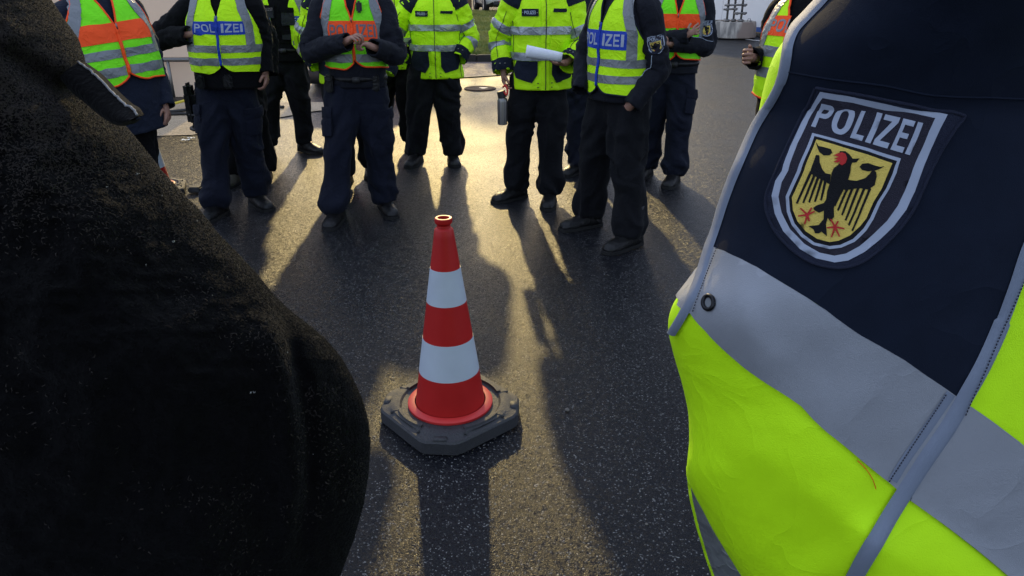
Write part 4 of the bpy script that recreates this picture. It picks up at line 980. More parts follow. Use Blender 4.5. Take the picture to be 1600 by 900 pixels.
# --- jackets
person('officer in yellow jacket, legs apart, hands in its navy pockets, left of the paper holder', (-.70, 6.62), 0, [(-.17, .0, -12), (.16, .02, 10)],
       [((-.37, .04, 1.08), (-.24, -.11, .93), None), ((.33, .04, 1.08), (.24, -.10, .93), None)], 'jacket', BLACKT, seed=11, Hs=.97, hem=.785, cx=.05, wide=1.12,
       torso=[(.70, .225, .155), (.78, .225, .155), (.95, .215, .155), (1.1, .215, .15), (1.25, .225, .145), (1.36, .215, .13), (1.43, .17, .11), (1.48, .11, .085), (1.53, .08, .07), (1.57, .075, .07)])
P8 = person('officer in yellow jacket holding a rolled paper and a dark flask, with black trousers', (.155, 5.42), 6, [(-.12, .06, -50), (.13, -.06, -8)],
       [((-.235, .05, 1.16), (-.215, -.04, .955), HD((.05, -.05, -1), (1, .1, 0), .75)), ((.34, .0, 1.13), (.22, -.21, 1.03), HD((-1, -.2, .05), (0, -.2, 1), .5))], 'jacket', BLACKT, seed=23, Hs=1.02, hem=.825, cx=.055, wide=.98,
       torso=[(.70, .225, .155), (.78, .225, .155), (.95, .215, .155), (1.1, .215, .15), (1.25, .225, .145), (1.36, .215, .13), (1.43, .17, .11), (1.48, .11, .085), (1.53, .08, .07), (1.57, .075, .07)])
person('officer in yellow jacket half hidden behind the one with both hands in his pockets', (-1.10, 7.2), 5, [(-.19, .05, -15), (.10, .0, 8)],
       [((-.36, .04, 1.08), (-.24, -.11, .93), None), ((.35, .04, 1.08), (.17, -.14, .93), None)], 'jacket', BLACK, seed=31, Hs=.98, hem=.785, cx=.03)
person('officer in long yellow jacket standing right behind the one clasping his hands, mostly hidden', (-1.30, 6.1), 0, [(-.06, -.2, 0), (.09, .1, 10)],
       [((-.34, .05, 1.08), (-.22, -.10, .93), None), ((.34, .04, 1.08), (.30, -.06, .86), None)], 'jacket', BLACK, seed=37, Hs=.98, hem=.80, cx=-.04)
# --- vests
Z3 = dict(bands=[(.975, 1.02), (1.075, 1.12)])
P1 = person('heavy officer in lime and orange vest over a long dark coat at the far left', (-2.16, 4.32), 50, [(-.34, .0, -5), (-.10, .05, 20)],
       [((-.36, .02, 1.12), (-.30, -.12, .88), HD((0, -.1, -1), (1, 0, 0), .5)), ((.20, .16, 1.10), (.25, .06, .87), HD((0, -.1, -1), (-1, 0, 0), .6))], 'shirt', BLACK, seed=41, Hs=1.0, hem=.74, cx=.0, smat=NAVY, sh_w=.19, lean=(.10, 0),
       torso=[(.70, .24, .20), (.80, .24, .20), (.95, .25, .21), (1.08, .255, .215), (1.2, .25, .20), (1.32, .245, .17), (1.40, .22, .14), (1.46, .165, .10), (1.49, .105, .08), (1.53, .075, .065), (1.57, .07, .065)],
       vest=dict(base=LIME, trim=ORG, zb=1.02, zt=1.49, bands=[(1.065, 1.11), (1.155, 1.20)], panel=ORG, pz=(1.235, 1.33), pw=.19, zipm=ORG, off=.02))
P2 = person('officer in yellow vest with blue chest panel, arm bent, navy trousers and thigh holster', (-2.0, 5.2), 4, [(-.10, -.14, -8), (.10, .10, 40)],
       [((-.37, .0, 1.19), (-.115, -.15, 1.225), HD((1, .35, .1), (0, 1, 0), .6)), ((.30, .04, 1.18), (.325, -.02, .99), HD((0, -.1, -1), (-1, 0, 0), .6))], 'shirt', NAVYT, seed=47, Hs=1.0, hem=.88, cx=.07, cargo=True, smat=BLACK, lean=(.02, 0), wide=1.05,
       torso=[(.70, .20, .15), (.80, .21, .155), (.92, .225, .165), (1.05, .23, .17), (1.2, .225, .165), (1.32, .225, .15), (1.40, .205, .12), (1.45, .165, .10), (1.49, .105, .08), (1.53, .07, .065), (1.57, .065, .065)],
       vest=dict(base=YEL, trim=None, zb=.985, zt=1.50, bands=[(1.035, 1.08), (1.115, 1.16)], panel=BLUE, pz=(1.225, 1.305), ptxt=True, pw=.165, zipm=BLUE, off=.016))
P1[0].rotation_euler = (Matrix.Rotation(radians(-8), 3, 'Y') @ Matrix.Rotation(radians(50), 3, 'Z')).to_euler()
person('officer in dark uniform and orange topped vest close behind the one with thigh holster', (-2.20, 6.05), 0, [(-.08, -.1, -5), (.13, .02, 10)],
       [((-.28, .04, 1.12), (-.2, -.1, .9), None), ((.28, .04, 1.12), (.3, -.05, .88), None)], 'shirt', BLACK, seed=53, Hs=1.0, hem=.88, bootm=fabric('brown_leather', (.05, .045, .035), rough=.6), smat=BLACK,
       vest=dict(base=LIME, trim=ORG, zb=.99, zt=1.50, bands=[(1.05, 1.09)], panel=ORG, pz=(1.3, 1.40), off=.014))
P3 = person('officer in black with open yellow vest over black tactical vest, far back left', (-2.13, 7.02), 0, [(-.20, .0, 10), (.13, .08, 55)],
       [((-.29, .04, 1.1), (-.18, -.12, .95), None), ((.30, .04, 1.12), (.24, -.1, .95), None)], 'shirt', BLACKT, seed=59, Hs=1.0, hem=.86, cx=.09, smat=BLACK, bootm=LEATH,
       vest=dict(base=YEL, trim=None, zb=.955, zt=1.50, bands=[(1.0, 1.04)], panel=BLUE, pz=(1.17, 1.245), ptxt=True, chars=(5, 6), pw=.175, gap=.075, off=.016), extras=None)
P5 = person('officer in orange edged vest with orange chest panel, clasping his bare hands in front', (-1.06, 5.08), 6, [(-.16, -.16, -4), (.14, .08, 22)],
       [((-.24, -.10, 1.13), (.03, -.30, 1.20), HD((.75, -.35, .45), (.2, .3, -1), 1.0)), ((.30, -.07, 1.11), (.205, -.27, 1.165), HD((-.75, -.25, .35), (.1, .2, -1), 1.05))], 'shirt', NAVYT, seed=61, Hs=1.0, hem=.90, cx=.03, cargo=True, wide=1.06, smat=SHIRT,
       vest=dict(base=LIME, trim=ORG, zb=1.025, zt=1.50, bands=[(1.065, 1.115)], panel=ORG, pz=(1.195, 1.315), ptxt=True, txtcol=LETG, pw=.155, zipm=ORG, off=.016))
P9 = person('officer seen from the side in yellow vest with sleeve badge, hand in trouser pocket', (.66, 4.60), -56, [(-.13, .20, -62), (.09, -.20, -50)],
       [((-.20, .16, 1.12), (-.24, .02, .95), None), ((.19, -.17, 1.08), (.05, -.225, .895), HD((-.55, .55, -.6), (.3, .9, 0), .5))], 'shirt', BLACKT, seed=67, Hs=1.01, hem=.88, cx=.0, smat=SHIRT, wide=1.12, badge=(1, -.075, .36),
       torso=[(.70, .19, .16), (.80, .195, .165), (.92, .20, .17), (1.05, .20, .17), (1.2, .205, .165), (1.32, .215, .155), (1.40, .205, .13), (1.45, .165, .10), (1.49, .105, .08), (1.53, .07, .065), (1.57, .065, .065)],
       vest=dict(base=YEL, trim=NAVY, zb=.93, zt=1.50, bands=[(1.0, 1.045), (1.09, 1.135)], panel=BLUE, pz=(1.19, 1.29), ptxt=True, pw=.175, zipm=BLUE, off=.018))
person('officer with crossed arms in lime and orange vest, sleeve badge and laced black boots', (1.24, 6.05), -10, [(-.10, .10, -30), (.09, -.12, -25)],
       [((-.22, -.08, 1.10), (.06, -.25, 1.16), HD((1, .15, .55), (0, 1, 0), .5)), ((.27, -.06, 1.08), (-.04, -.25, 1.10), HD((-1, .1, .1), (0, 1, 0), .5))], 'shirt', NAVYT, seed=71, Hs=.99, hem=.88, cx=.04, cargo=True, smat=SHIRT, badge=(1, -.012, .30),
       vest=dict(base=LIME, trim=ORG, zb=.975, zt=1.48, bands=[(1.035, 1.085)], panel=ORG, pz=(1.21, 1.31), pw=.165, zipm=ORG, off=.016))
person('officer in dark uniform hidden behind the paper holder and the officer in profile', (.62, 6.35), 0, [(-.06, -.08, -35), (.14, .05, 10)],
       [((-.28, .04, 1.12), (-.25, -.05, .9), None), ((.28, .04, 1.12), (.3, -.05, .88), None)], 'shirt', NAVYT, seed=73, Hs=1.0, hem=.88, smat=NAVY, badge=(0, -.01, .30))
P11 = person('officer turned sideways in open yellow and orange vest, behind the large sleeve at right', (1.52, 3.95), -50, [(-.10, .10, -60), (.10, -.10, -60)],
       [((-.10, .22, 1.16), (-.27, .02, 1.19), HD((-.7, -.5, .1), (1, 0, 0), 1.0)), ((.22, -.1, 1.15), (.1, -.22, 1.0), None)], 'shirt', BLACKT, seed=79, Hs=1.0, hem=.88, smat=BLACK,
       torso=[(.70, .20, .16), (.80, .21, .17), (.92, .225, .185), (1.05, .23, .19), (1.2, .225, .18), (1.32, .225, .155), (1.40, .205, .12), (1.45, .165, .10), (1.49, .105, .08), (1.53, .07, .065), (1.57, .065, .065)],
       vest=dict(base=YEL, trim=ORG, zb=1.0, zt=1.50, bands=[(1.10, 1.15), (1.20, 1.25)], panel=ORG, pz=(1.30, 1.39), ptxt=True, txtcol=SILVD, pw=.16, gap=.03, off=.02))

# ---------------------------------------------------------------- things held or worn by the officers
def to_world(root, p):
    c_, s_ = cos(root.rotation_euler.z), sin(root.rotation_euler.z); return Vector((root.location.x+p[0]*c_-p[1]*s_, root.location.y+p[0]*s_+p[1]*c_, p[2]))
# dark flask hanging from the hand of the paper holder
FLM = plain('dark_steel_flask', (.22, .21, .20), .32, metal=.8); FLR = plain('red_loop', (.6, .03, .02), .5)
c = PD(785, 152, (5.30*cos(PITCH)+(H-.8)*sin(PITCH))); fl = tag(empty('flask', (c[0]+.0, c[1], c[2])), 'dark grey drinking flask with a red carrying loop hanging from an officer hand', 'flask')
MB().lathe([(0, -.190), (.030, -.190), (.035, -.185), (.036, -.03), (.034, -.012), (.026, -.002), (0, -.002)], 28).build('bottle', FLM, fl, auto=True)
MB().lathe([(0, .045), (.026, .045), (.030, .040), (.031, .0), (.028, -.004), (0, -.004)], 24).build('lid', TRIMK, fl, auto=True).rotation_euler = (0, -.25, 0)
MB().tube(catmull([(.012, -.02, .04), (.030, -.03, .02), (.036, -.03, .055), (.022, -.02, .085), (.004, -.01, .07)], 20), .0065, 8).build('loop', FLR, fl)
# rolled sheets of paper
PPR = plain('white_paper', (.72, .74, .80), .6, noise=.02)
a = PD(822, 80, 5.35*cos(PITCH)-.30+(H-1.05)*sin(PITCH)); b = PD(880, 90, 5.35*cos(PITCH)-.30+(H-1.05)*sin(PITCH))
pr = tag(empty('paper_roll', tuple(a)), 'white sheets of paper folded into a flat roll in the hand of an officer', 'paper')
d = b-a; L_ = np.linalg.norm(d); ex = d/L_; ez = nrm(np.array([0, 0, 1])-ex*ex[2]); ey = np.cross(ez, ex)
for k, (r0, r1, ph0) in enumerate(((.040, .030, 0), (.036, .026, .8), (.031, .022, 1.5))):
    th = np.linspace(ph0, ph0+1.85*pi, 40); V = []
    for j in range(10):
        t = j/9; r_ = r0+(r1-r0)*t; V += [tuple(ex*(L_*(t*(.97-.03*k))+.004*k)+ez*r_*sin(q)*1.0+ey*r_*cos(q)*.8*(1-.04*k)) for q in th]
    V2 = V; o = mk('sheet', V2, [(j*40+i, j*40+i+1, (j+1)*40+i+1, (j+1)*40+i) for j in range(9) for i in range(39)], PPR, pr)
    md = o.modifiers.new('s', 'SOLIDIFY'); md.thickness = .0012
# thigh holster, pouches, radio on the officer with the blue panel
r2 = P2[0]
hm = MB(); hm.box((-.20, -.03, .74), (.075, .15, .24), bev=.03); hm.box((-.21, -.04, .86), (.05, .10, .10), bev=.02); hm.build('holster', LEATH, r2, auto=True)
for z in (.70, .60): MB().tube([(-.105+.125*cos(q)*1.1, .0+.125*sin(q), z) for q in np.linspace(0, 2*pi, 24)], .012, 6, cap=False).build('holster_strap', LEATH, r2)
for (x, y, z) in ((.10, -.165, .93), (-.08, -.165, .93)): MB().box((x, y, z), (.06, .04, .09), bev=.01).build('belt_pouch', LEATH, r2, auto=True)
r5 = P5[0]
MB().box((.085, -.155, 1.40), (.035, .03, .07), bev=.01).build('radio_microphone', TRIMK, r5, auto=True)
for (x, y, z) in ((-.15, -.115, .93), (.15, -.11, .93)): MB().box((x, y, z), (.05, .045, .11), bev=.01).build('belt_pouch', LEATH, r5, auto=True)

# ================================================================== FOREGROUND: the officer on the right whose sleeve fills the frame
cp = lambda pts, Y: np.interp(Y, [p[1] for p in pts], [p[0] for p in pts])
class SleeveMap:
    Lp = [(1660, -300), (1540, -262), (1450, -205), (1378, -130), (1325, -62), (1284, 0), (1262, 25), (1236, 50), (1212, 80), (1200, 110), (1190, 150), (1185, 178), (1178, 200), (1163, 235), (1148, 260), (1133, 310), (1118, 365), (1092, 420), (1070, 450), (1053, 470), (1045, 492), (1043, 508), (1045, 525), (1054, 560), (1066, 600), (1076, 645), (1077, 690), (1072, 735), (1080, 765), (1097, 795), (1112, 825), (1130, 855), (1158, 900), (1200, 960), (1260, 1060), (1330, 1200), (1400, 1340)]
    Rp = [(1700, -300), (1800, -250), (1850, -150), (1860, 0), (1840, 300), (1820, 600), (1800, 900), (1760, 1200), (1700, 1340)]
    def __init__(s):
        Y = np.linspace(-300, 1340, 165); s.Y = Y; l = cp(s.Lp, Y); k = np.array([1, 2, 1])/4
        for _ in range(1): l[1:-1] = k[0]*l[:-2]+k[1]*l[1:-1]+k[2]*l[2:]
        s.l = l; s.r = cp(s.Rp, Y)
    def fold(s, X, Y):
        q = np.stack([X/260, Y/260, 0*X], -1); d = .0016*fbm(q*2.0, 91, 3)
        # soft diagonal folds in the lower cloth, running down to the right
        w = np.clip((Y-(X-1080)*.72-520)/120, 0, 1)
        d = d+w*.0080*ridge(np.stack([(X*.82-Y*.40)/210, (X*.40+Y*.85)/900, 0*X+2.3], -1), 12)+w*.0050*fbm(np.stack([X/115, Y/85, 0*X], -1), 22, 2)
        # creases gathered at the eyelet and across the silver band
        b = np.exp(-((Y-(X-1080)*.78-430)/85)**2)
        d = d+b*.0035*ridge(np.stack([(X*.9-Y*.25)/75, (X+Y)/900, 0*X+7], -1), 33)*np.exp(-((X-1180)/190)**2)
        # upper dark cloth
        u = np.clip((200-Y)/150, 0, 1); d = d+u*.0012*ridge(np.stack([(X*.9+Y*.6)/120, (Y-X)/500, 0*X], -1), 44)
        return d
    def th(s, X, Y):
        l = np.interp(Y, s.Y, s.l); r = np.interp(Y, s.Y, s.r); return np.arccos(np.clip(1-2*(np.asarray(X)-l)/(r-l), -1, 1))
    def B(s, th, Y):
        l = np.interp(Y, s.Y, s.l); r = np.interp(Y, s.Y, s.r); X = (l+r)/2-(r-l)/2*np.cos(th)
        cap = np.clip((Y+301)/260, 0, 1)**.5*np.clip((1345-Y)/250, 0, 1)**.5
        dA = .475+.00011*Y-.00018*np.clip(170-Y, 0, 500)*np.clip((Y+400)/300, 0, 1); dep = dA-(.100*cap)*np.sin(th)
        return PD(X, Y, dep-s.fold(X, Y)*np.sin(np.clip(th, 0, pi)))
    def P(s, th, Y, off=0.0):
        e = 1e-2; p = s.B(th, Y); tu = s.B(th+e, Y)-s.B(th-e, Y); tv = s.B(th, Y+4)-s.B(th, Y-4); n = np.cross(tv, tu); n /= np.linalg.norm(n, axis=-1, keepdims=True)+1e-12
        return p-n*off*s.sg
    sg = 1
    def A(s, a, Y, off=0.0): return s.P(np.asarray(a)/200.0, np.asarray(Y, float), off)
    def px(s, pts): P_ = np.array(pts, float); return [(float(s.th(x, y))*200, float(y)) for x, y in P_]
SM = SleeveMap()
# normal direction check
_p = SM.P(np.array([1.5]), np.array([400.]), .01)[0]-SM.P(np.array([1.5]), np.array([400.]))[0]
if _p[1] > 0: SM.sg = -1
fr = tag(empty('person', (.63, .60, .003), radians(0)), 'officer close on the right whose sleeve with large badge fills the frame edge', 'person')
def loc_(o): return o
froot = fr; off0 = Vector(fr.location)
def mkw(name, V, Fc, mat, parent, smooth=True, midx=None):       # world coordinates -> parent space
    V = np.asarray(V)-np.array(off0); return mk(name, V, Fc, mat, parent, smooth, midx)
us = np.linspace(0, 2*pi, 220, endpoint=False); V, Fc = gridmesh(SM.P, us, np.linspace(-300, 1340, 420), 0.0, closed=True)
sv = mkw('sleeve', V, Fc, YEL, fr)
pip1 = [(1560, -245), (1470, -185), (1395, -118), (1335, -50), (1292, 0), (1266, 27), (1247, 48), (1238, 70), (1235, 90), (1229, 118), (1220, 140), (1208, 162), (1196, 182), (1183, 205), (1165, 245), (1150, 280), (1137, 315), (1124, 355), (1112, 390), (1102, 422), (1090, 455), (1074, 488), (1054, 520)]
pip2 = [(1760, 60), (1700, 180), (1648, 290), (1606, 375), (1580, 450), (1556, 515), (1532, 568), (1508, 612), (1478, 665), (1446, 712), (1412, 765), (1382, 815), (1356, 862), (1332, 905), (1296, 975), (1230, 1120)]
btop = [(1112, 382), (1135, 393), (1160, 405), (1185, 418), (1215, 437), (1240, 452), (1262, 465), (1290, 483), (1320, 506), (1345, 523), (1372, 538), (1410, 560), (1445, 585), (1476, 606), (1512, 632)]
bbot = [(1062, 478), (1083, 490), (1105, 515), (1130, 541), (1165, 572), (1200, 597), (1232, 618), (1252, 632), (1270, 652), (1290, 672), (1318, 695), (1345, 718), (1388, 752), (1420, 780)]
def poly(name, loops, mat, off, step=14, th=.0012, parent=sv):
    V, Fc = polysheet(SM.A, [SM.px(l) for l in loops], step, off, th); return mkw(name, V, Fc, mat, parent)
NAVYP = fabric('navy_coarse_cloth', (.0068, .0105, .0215), rough=.85, sheen=.0, var=.2, bump=.25, weave=2200, spec=.12, big=.25, crease=.006, csc=9)
n1_ = [p for p in pip1 if p[1] < 385]; n2_ = [p for p in pip2 if p[1] < 600]
poly('shoulder_panel', [n1_+btop+n2_[::-1]+[(1840, 60), (1835, -140), (1780, -240), (1690, -285)]], NAVYP, .0018)
# silver band of the sleeve, between the two pipings and beyond each
SYEL = fabric('sleeve_yellow_weave', (.52, .90, .004), rough=.7, var=.05, bump=.3, weave=1300, big=.07, crease=.0036, csc=13)
SILB = fabric('sleeve_reflective', (.275, .29, .32), rough=.42, metal=.35, var=.05, bump=.35, weave=2600, spec=.5, big=.16, crease=.0024, csc=10)
p1b = [p for p in pip1 if 385 < p[1] < 470]
sv.data.materials[0] = SYEL; poly('reflective_band', [btop+[(p[0]+3, p[1]) for p in pip2 if 620 < p[1] < 790]+bbot[::-1]], SILB, .0024, 10)
poly('reflective_band', [[(1512, 632), (1545, 655), (1600, 698), (1660, 745), (1740, 800), (1815, 840), (1805, 1010), (1720, 985), (1650, 950), (1575, 902), (1490, 832), (1420, 780)]], SILB, .0024, 12)
poly('reflective_band', [[(1104, 410), (1090, 424), (1074, 446), (1060, 464), (1072, 474), (1088, 462), (1102, 432)]], SILB, .0024, 6)
def strip(name, pts, w, mat, off, th=.0022, n=220, wf=None):
    C = catmull(pts, n); T_ = np.gradient(C, axis=0); T_ /= np.linalg.norm(T_, axis=1)[:, None]; Nn = np.stack([-T_[:, 1], T_[:, 0]], 1); k = 7
    U = []; Vv = []; O = []
    for i in range(n):
        ww = w if wf is None else wf(C[i])
        for j in range(k): q = C[i]+Nn[i]*ww*(j/(k-1)-.5); U.append(float(SM.th(q[0], q[1]))); Vv.append(q[1]); O.append(off+th*math.sqrt(max(0, 1-(2*j/(k-1)-1)**2)))
    U = np.array(U); Vv = np.array(Vv); P_ = SM.P(U, Vv, 0.0); P2_ = SM.P(U, Vv, .01); P_ = P_+(P2_-P_)*100*np.array(O)[:, None]
    Fc = [(i*k+j, i*k+j+1, (i+1)*k+j+1, (i+1)*k+j) for i in range(n-1) for j in range(k-1)]
    return mkw(name, P_, Fc, mat, sv)
strip('piping', pip1, 14, PIPE, .0024, wf=lambda c: 15 if c[1] < 130 else 13)
strip('piping', pip2, 28, PIPE, .0024, wf=lambda c: 26 if c[1] > 500 else 20)
# stitched hem beside the second piping: pale tape and two dashed threads
strip('hem_tape', [(1482, 612), (1458, 648), (1432, 686), (1410, 718), (1392, 748)], 15, PIPE, .0027, .0004, 60)
def dashes(a, b, n, off=.0034):
    m = MB(); a = np.array(a, float); b = np.array(b, float)
    for i in range(n):
        p = a+(b-a)*(i+.15)/n; q = a+(b-a)*(i+.75)/n
        T_ = SM.P(np.array([float(SM.th(*p)), float(SM.th(*q))]), np.array([p[1], q[1]]), off); m.tube(T_, .00035, 5)
    m.V = [tuple(np.array(v)-np.array(off0)) for v in m.V]; o = m.build('stitching', STITCH, sv); o['kind'] = 'stuff'; return o
dashes((1474, 612), (1385, 750), 34); dashes((1128, 385), (1088, 488), 26); dashes((1596, 420), (1500, 645), 44, .0052)
# eyelet
def ring_on(cx_, cy_, r, tube, mat, name, off):
    t_ = np.linspace(0, 2*pi, 28, endpoint=False); P_ = SM.P(SM.th(cx_+r*np.cos(t_)*.85, cy_+r*np.sin(t_)), cy_+r*np.sin(t_), off)
    m = MB(); m.tube(list(P_)+[P_[0]], tube, 8, cap=False); m.V = [tuple(np.array(v)-np.array(off0)) for v in m.V]; return m.build(name, mat, sv)
EYM = plain('black_metal', (.02, .02, .022), .3, metal=.8)
ring_on(1112, 474, 9.5, .0014, EYM, 'eyelet', .0034)
t_ = np.linspace(0, 2*pi, 20, endpoint=False); mkw('eyelet_hole', SM.P(SM.th(1112+7*np.cos(t_)*.85, 474+7*np.sin(t_)), 474+7*np.sin(t_), .0029), [tuple(range(20))], plain('grey_lining', (.16, .17, .18), .7), sv)
strip('loose_thread', [(1338, 718), (1352, 732), (1362, 748), (1367, 762)], 1.3, ORG, .0014, .0005, 30)
strip('seam', [(1238, 112), (1300, 121), (1380, 130), (1460, 146), (1560, 150), (1700, 158)], 2.4, NAVYP, .0018, .0010, 120)
# the badge itself
bd = None
for i, (nm, groups, lay, mat) in enumerate(badge_layers()):
    m = MB()
    for g_ in groups:
        gp = [[(1190+x/2.903, 120+y/2.903) for x, y in lp] for lp in g_]
        V, Fc = polysheet(SM.A, [SM.px(l) for l in gp], 9 if nm in ('backing', 'field', 'border', 'shield') else 6, .0036+lay*.00035, .0012 if nm == 'backing' else .0003); m.add(V, Fc)
    m.V = [tuple(np.array(v)-np.array(off0)) for v in m.V]
    if nm == 'backing': bd = m.build('badge', mat, fr)
    else:
        q_ = m.build(nm, mat, bd)
        if nm in ('claws', 'eagle', 'lettering'): q_['kind'] = 'stuff'
# merrowed rim of the badge
C = catmull([(1190+x/2.903, 120+y/2.903) for x, y in BD['back']+[BD['back'][0]]], 260)
P_ = SM.P(SM.th(C[:, 0], C[:, 1]), C[:, 1], .0036); m = MB(); m.tube(P_, .0010, 8, cap=False); m.V = [tuple(np.array(v)-np.array(off0)) for v in m.V]; m.build('rim', BNAV, bd)
# front hem of the jacket showing below the sleeve
JL = [(1180, 560), (1130, 640), (1090, 690), (1071, 729), (1074, 752), (1077, 778), (1088, 825), (1103, 875), (1112, 900), (1135, 980), (1170, 1100), (1200, 1250)]
class HemMap(SleeveMap):
    def __init__(s): Y = np.linspace(560, 1250, 80); s.Y = Y; s.l = cp(JL, Y); s.r = s.l+560
    def B(s, th, Y):
        l = np.interp(Y, s.Y, s.l); X = l+280-280*np.cos(th); return PD(X, Y, .74-.09*np.sin(th)+.002*np.sin(Y/60))
HM = HemMap(); HM.sg = SM.sg
V, Fc = gridmesh(HM.P, np.linspace(0, 2*pi, 90, endpoint=False), np.linspace(560, 1250, 70), 0.0, closed=True); jf = mkw('jacket_front', V, Fc, YEL, fr)
V, Fc = sheetUV(HM.P, *np.meshgrid(np.linspace(.22, 1.05, 24), np.linspace(640, 1240, 60)), .0016, .0014); mkw('reflective_band', V, Fc, SILVD, jf)
# the rest of this officer, mostly outside the frame
Tk = [(.84, .25, .17), (.95, .25, .17), (1.1, .24, .165), (1.3, .245, .155), (1.42, .23, .135), (1.52, .19, .115), (1.58, .12, .09), (1.62, .08, .07), (1.68, .075, .07)]
T = Torso([(z, w, d, .08, .02) for z, w, d in Tk], 5, .006); jk = torso_mesh('jacket', T, YEL, fr, .84, 1.68)
for b in ((1.08, 1.13), (1.25, 1.30)): around(T, 'reflective_band', jk, SILV, b[0], b[1], .004)
legs = []
for sx in (-1, 1):
    hp = np.array([.08+sx*.09, .02, .92]); an = np.array([.08+sx*.15, .02, .11]); legs.append((hp, (hp+an)/2+np.array([0, -.03, .03]), an, an+np.array([0, -.13, -.065]))); boot(fr, .08+sx*.15, .02, sx*.15)
trousers(fr, legs, BLACKT, (.08, .02, .92), 1.05, 5, top=1.06)
shl = np.array([-.16, -.02, 1.47])
MB().tube(catmull([(-.0, .02, 1.47), (-.10, .01, 1.475), (-.20, -.03, 1.475), (-.30, -.09, 1.46)], 14), np.interp(np.linspace(0, 1, 14), [0, .5, 1], [.09, .10, .075]), 24).build('shoulder', YEL, fr); a2 = (np.array([.30, .0, 1.50]), np.array([.44, .06, 1.18]), np.array([.40, -.12, .95]), HD((0, -.2, -1), (-1, 0, 0), .6))
wl_ = PD(1500, 1290, .58)-np.array(off0)
a1 = (shl, PD(1560, 1000, .54)-np.array(off0), wl_, HD((.4, .3, -1), (1, 0, 0), .6))
body_mesh('body', fr, dict(pelvis=(.08, .02, .98), chest=np.array([.08, .02, 1.36]), neck=np.array([.08, .02, 1.60]), head=np.array([.08, .0, 1.80]), arms=[a1, a2], legs=legs, look=(-.3, 1, 0)), None)
sleeve(fr, [np.array([.22, .02, 1.56]), np.array([.30, .02, 1.51]), np.array([.37, .03, 1.35]), a2[1], (a2[1]+a2[2])/2, a2[2]], [.05, .09, .09, .08, .075, .068], YEL, 7, .006, cuff=.07, bands=((.42, .50), (.68, .76)))

# ================================================================== FOREGROUND: person in a black woolly coat on the left
fl2 = tag(empty('person', (-.44, .62, .003), 0), 'person close on the left in a black woolly coat, seen from behind', 'person'); off0 = Vector(fl2.location)
class CoatMap(SleeveMap):
    Rp = [(-60, -420), (-6, -380), (26, -300), (50, -200), (64, -80), (78, 0), (98, 30), (120, 60), (130, 90), (134, 118), (134, 140), (150, 158), (172, 178), (200, 203), (226, 235), (254, 270), (282, 300), (312, 330), (342, 368), (372, 398), (402, 430), (428, 462), (454, 487), (482, 508), (508, 530), (532, 558), (550, 590), (566, 625), (575, 660), (578, 695), (575, 740), (567, 790), (553, 840), (536, 885), (520, 930), (480, 1010), (400, 1140), (300, 1300)]
    def __init__(s):
        Y = np.linspace(-420, 1300, 173); s.Y = Y; s.r = cp(s.Rp, Y); s.l = np.interp(Y, [-420, -380, -300, 0, 200, 500, 900, 1300], [-110, -190, -270, -380, -620, -760, -780, -700])
    def fold(s, X, Y):
        # crease of the bent arm from (440,490) down to (480,740)
        cx_ = np.interp(Y, [470, 520, 600, 680, 760, 860], [436, 450, 470, 482, 484, 470]); w = np.clip((Y-440)/60, 0, 1)*np.clip((900-Y)/150, 0, 1)
        d = -.020*w*np.exp(-((X-cx_)/16)**2)+.012*w*np.exp(-((X-cx_+24)/22)**2)
        d = d+.012*fbm(np.stack([X/140, Y/140, 0*X], -1), 61, 3)+.0030*ridge(np.stack([X/22, Y/22, 0*X], -1), 71)
        d = d-.03*np.exp(-((Y-160-(X-130)*.6)/26)**2)*np.clip((X+200)/300, 0, 1)
        return d
    def B(s, th, Y):
        l = np.interp(Y, s.Y, s.l); r = np.interp(Y, s.Y, s.r); X = (l+r)/2-(r-l)/2*np.cos(th); cap = np.clip((Y+425)/200, 0, 1)**.5*np.clip((1310-Y)/300, 0, 1)**.5
        dA = np.interp(Y, [-420, 100, 500, 900, 1300], [.66, .64, .64, .68, .74]); return PD(X, Y, dA-.17*cap*np.sin(th)-s.fold(X, Y)*np.abs(np.sin(th))**.4*(th < pi))
CM = CoatMap(); CM.sg = SM.sg
V, Fc = gridmesh(CM.P, np.linspace(0, 2*pi, 260, endpoint=False), np.linspace(-420, 1300, 330), 0.0, closed=True)
ct = mkw('coat', V, Fc, FLEECE, fl2)
# woolly pile: small curled tufts standing on the cloth
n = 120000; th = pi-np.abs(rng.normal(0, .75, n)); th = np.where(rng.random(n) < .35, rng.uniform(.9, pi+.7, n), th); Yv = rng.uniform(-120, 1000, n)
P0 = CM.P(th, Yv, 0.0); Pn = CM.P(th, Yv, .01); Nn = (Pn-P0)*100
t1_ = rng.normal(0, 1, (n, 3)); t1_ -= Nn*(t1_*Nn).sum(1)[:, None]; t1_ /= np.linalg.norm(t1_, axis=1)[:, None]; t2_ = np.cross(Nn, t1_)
up_ = (fbm(P0*25, 5, 2)*.18+rng.random(n)) < np.clip((440-Yv)/300, 0, 1)**1.1*np.where(Yv < 300, 1, .8)*(Yv < 400); ln = rng.uniform(.0012, .0034, n)[:, None]*(np.where(up_, 1.0, .6)[:, None]); wd = rng.uniform(.00025, .0006, n)[:, None]  # upper tufts take the browner sunlit colour, lower ones stay plain black
A0 = P0-t2_*wd; A1 = P0+t2_*wd; B_ = P0+Nn*ln*.42+t1_*ln*.5; C_ = P0+Nn*ln*.30+t1_*ln*1.1+t2_*ln*.6*rng.normal(0, 1, (n, 1))-Nn*ln*.2*rng.random((n, 1)); B0 = B_-t2_*wd*.8; B1 = B_+t2_*wd*.8
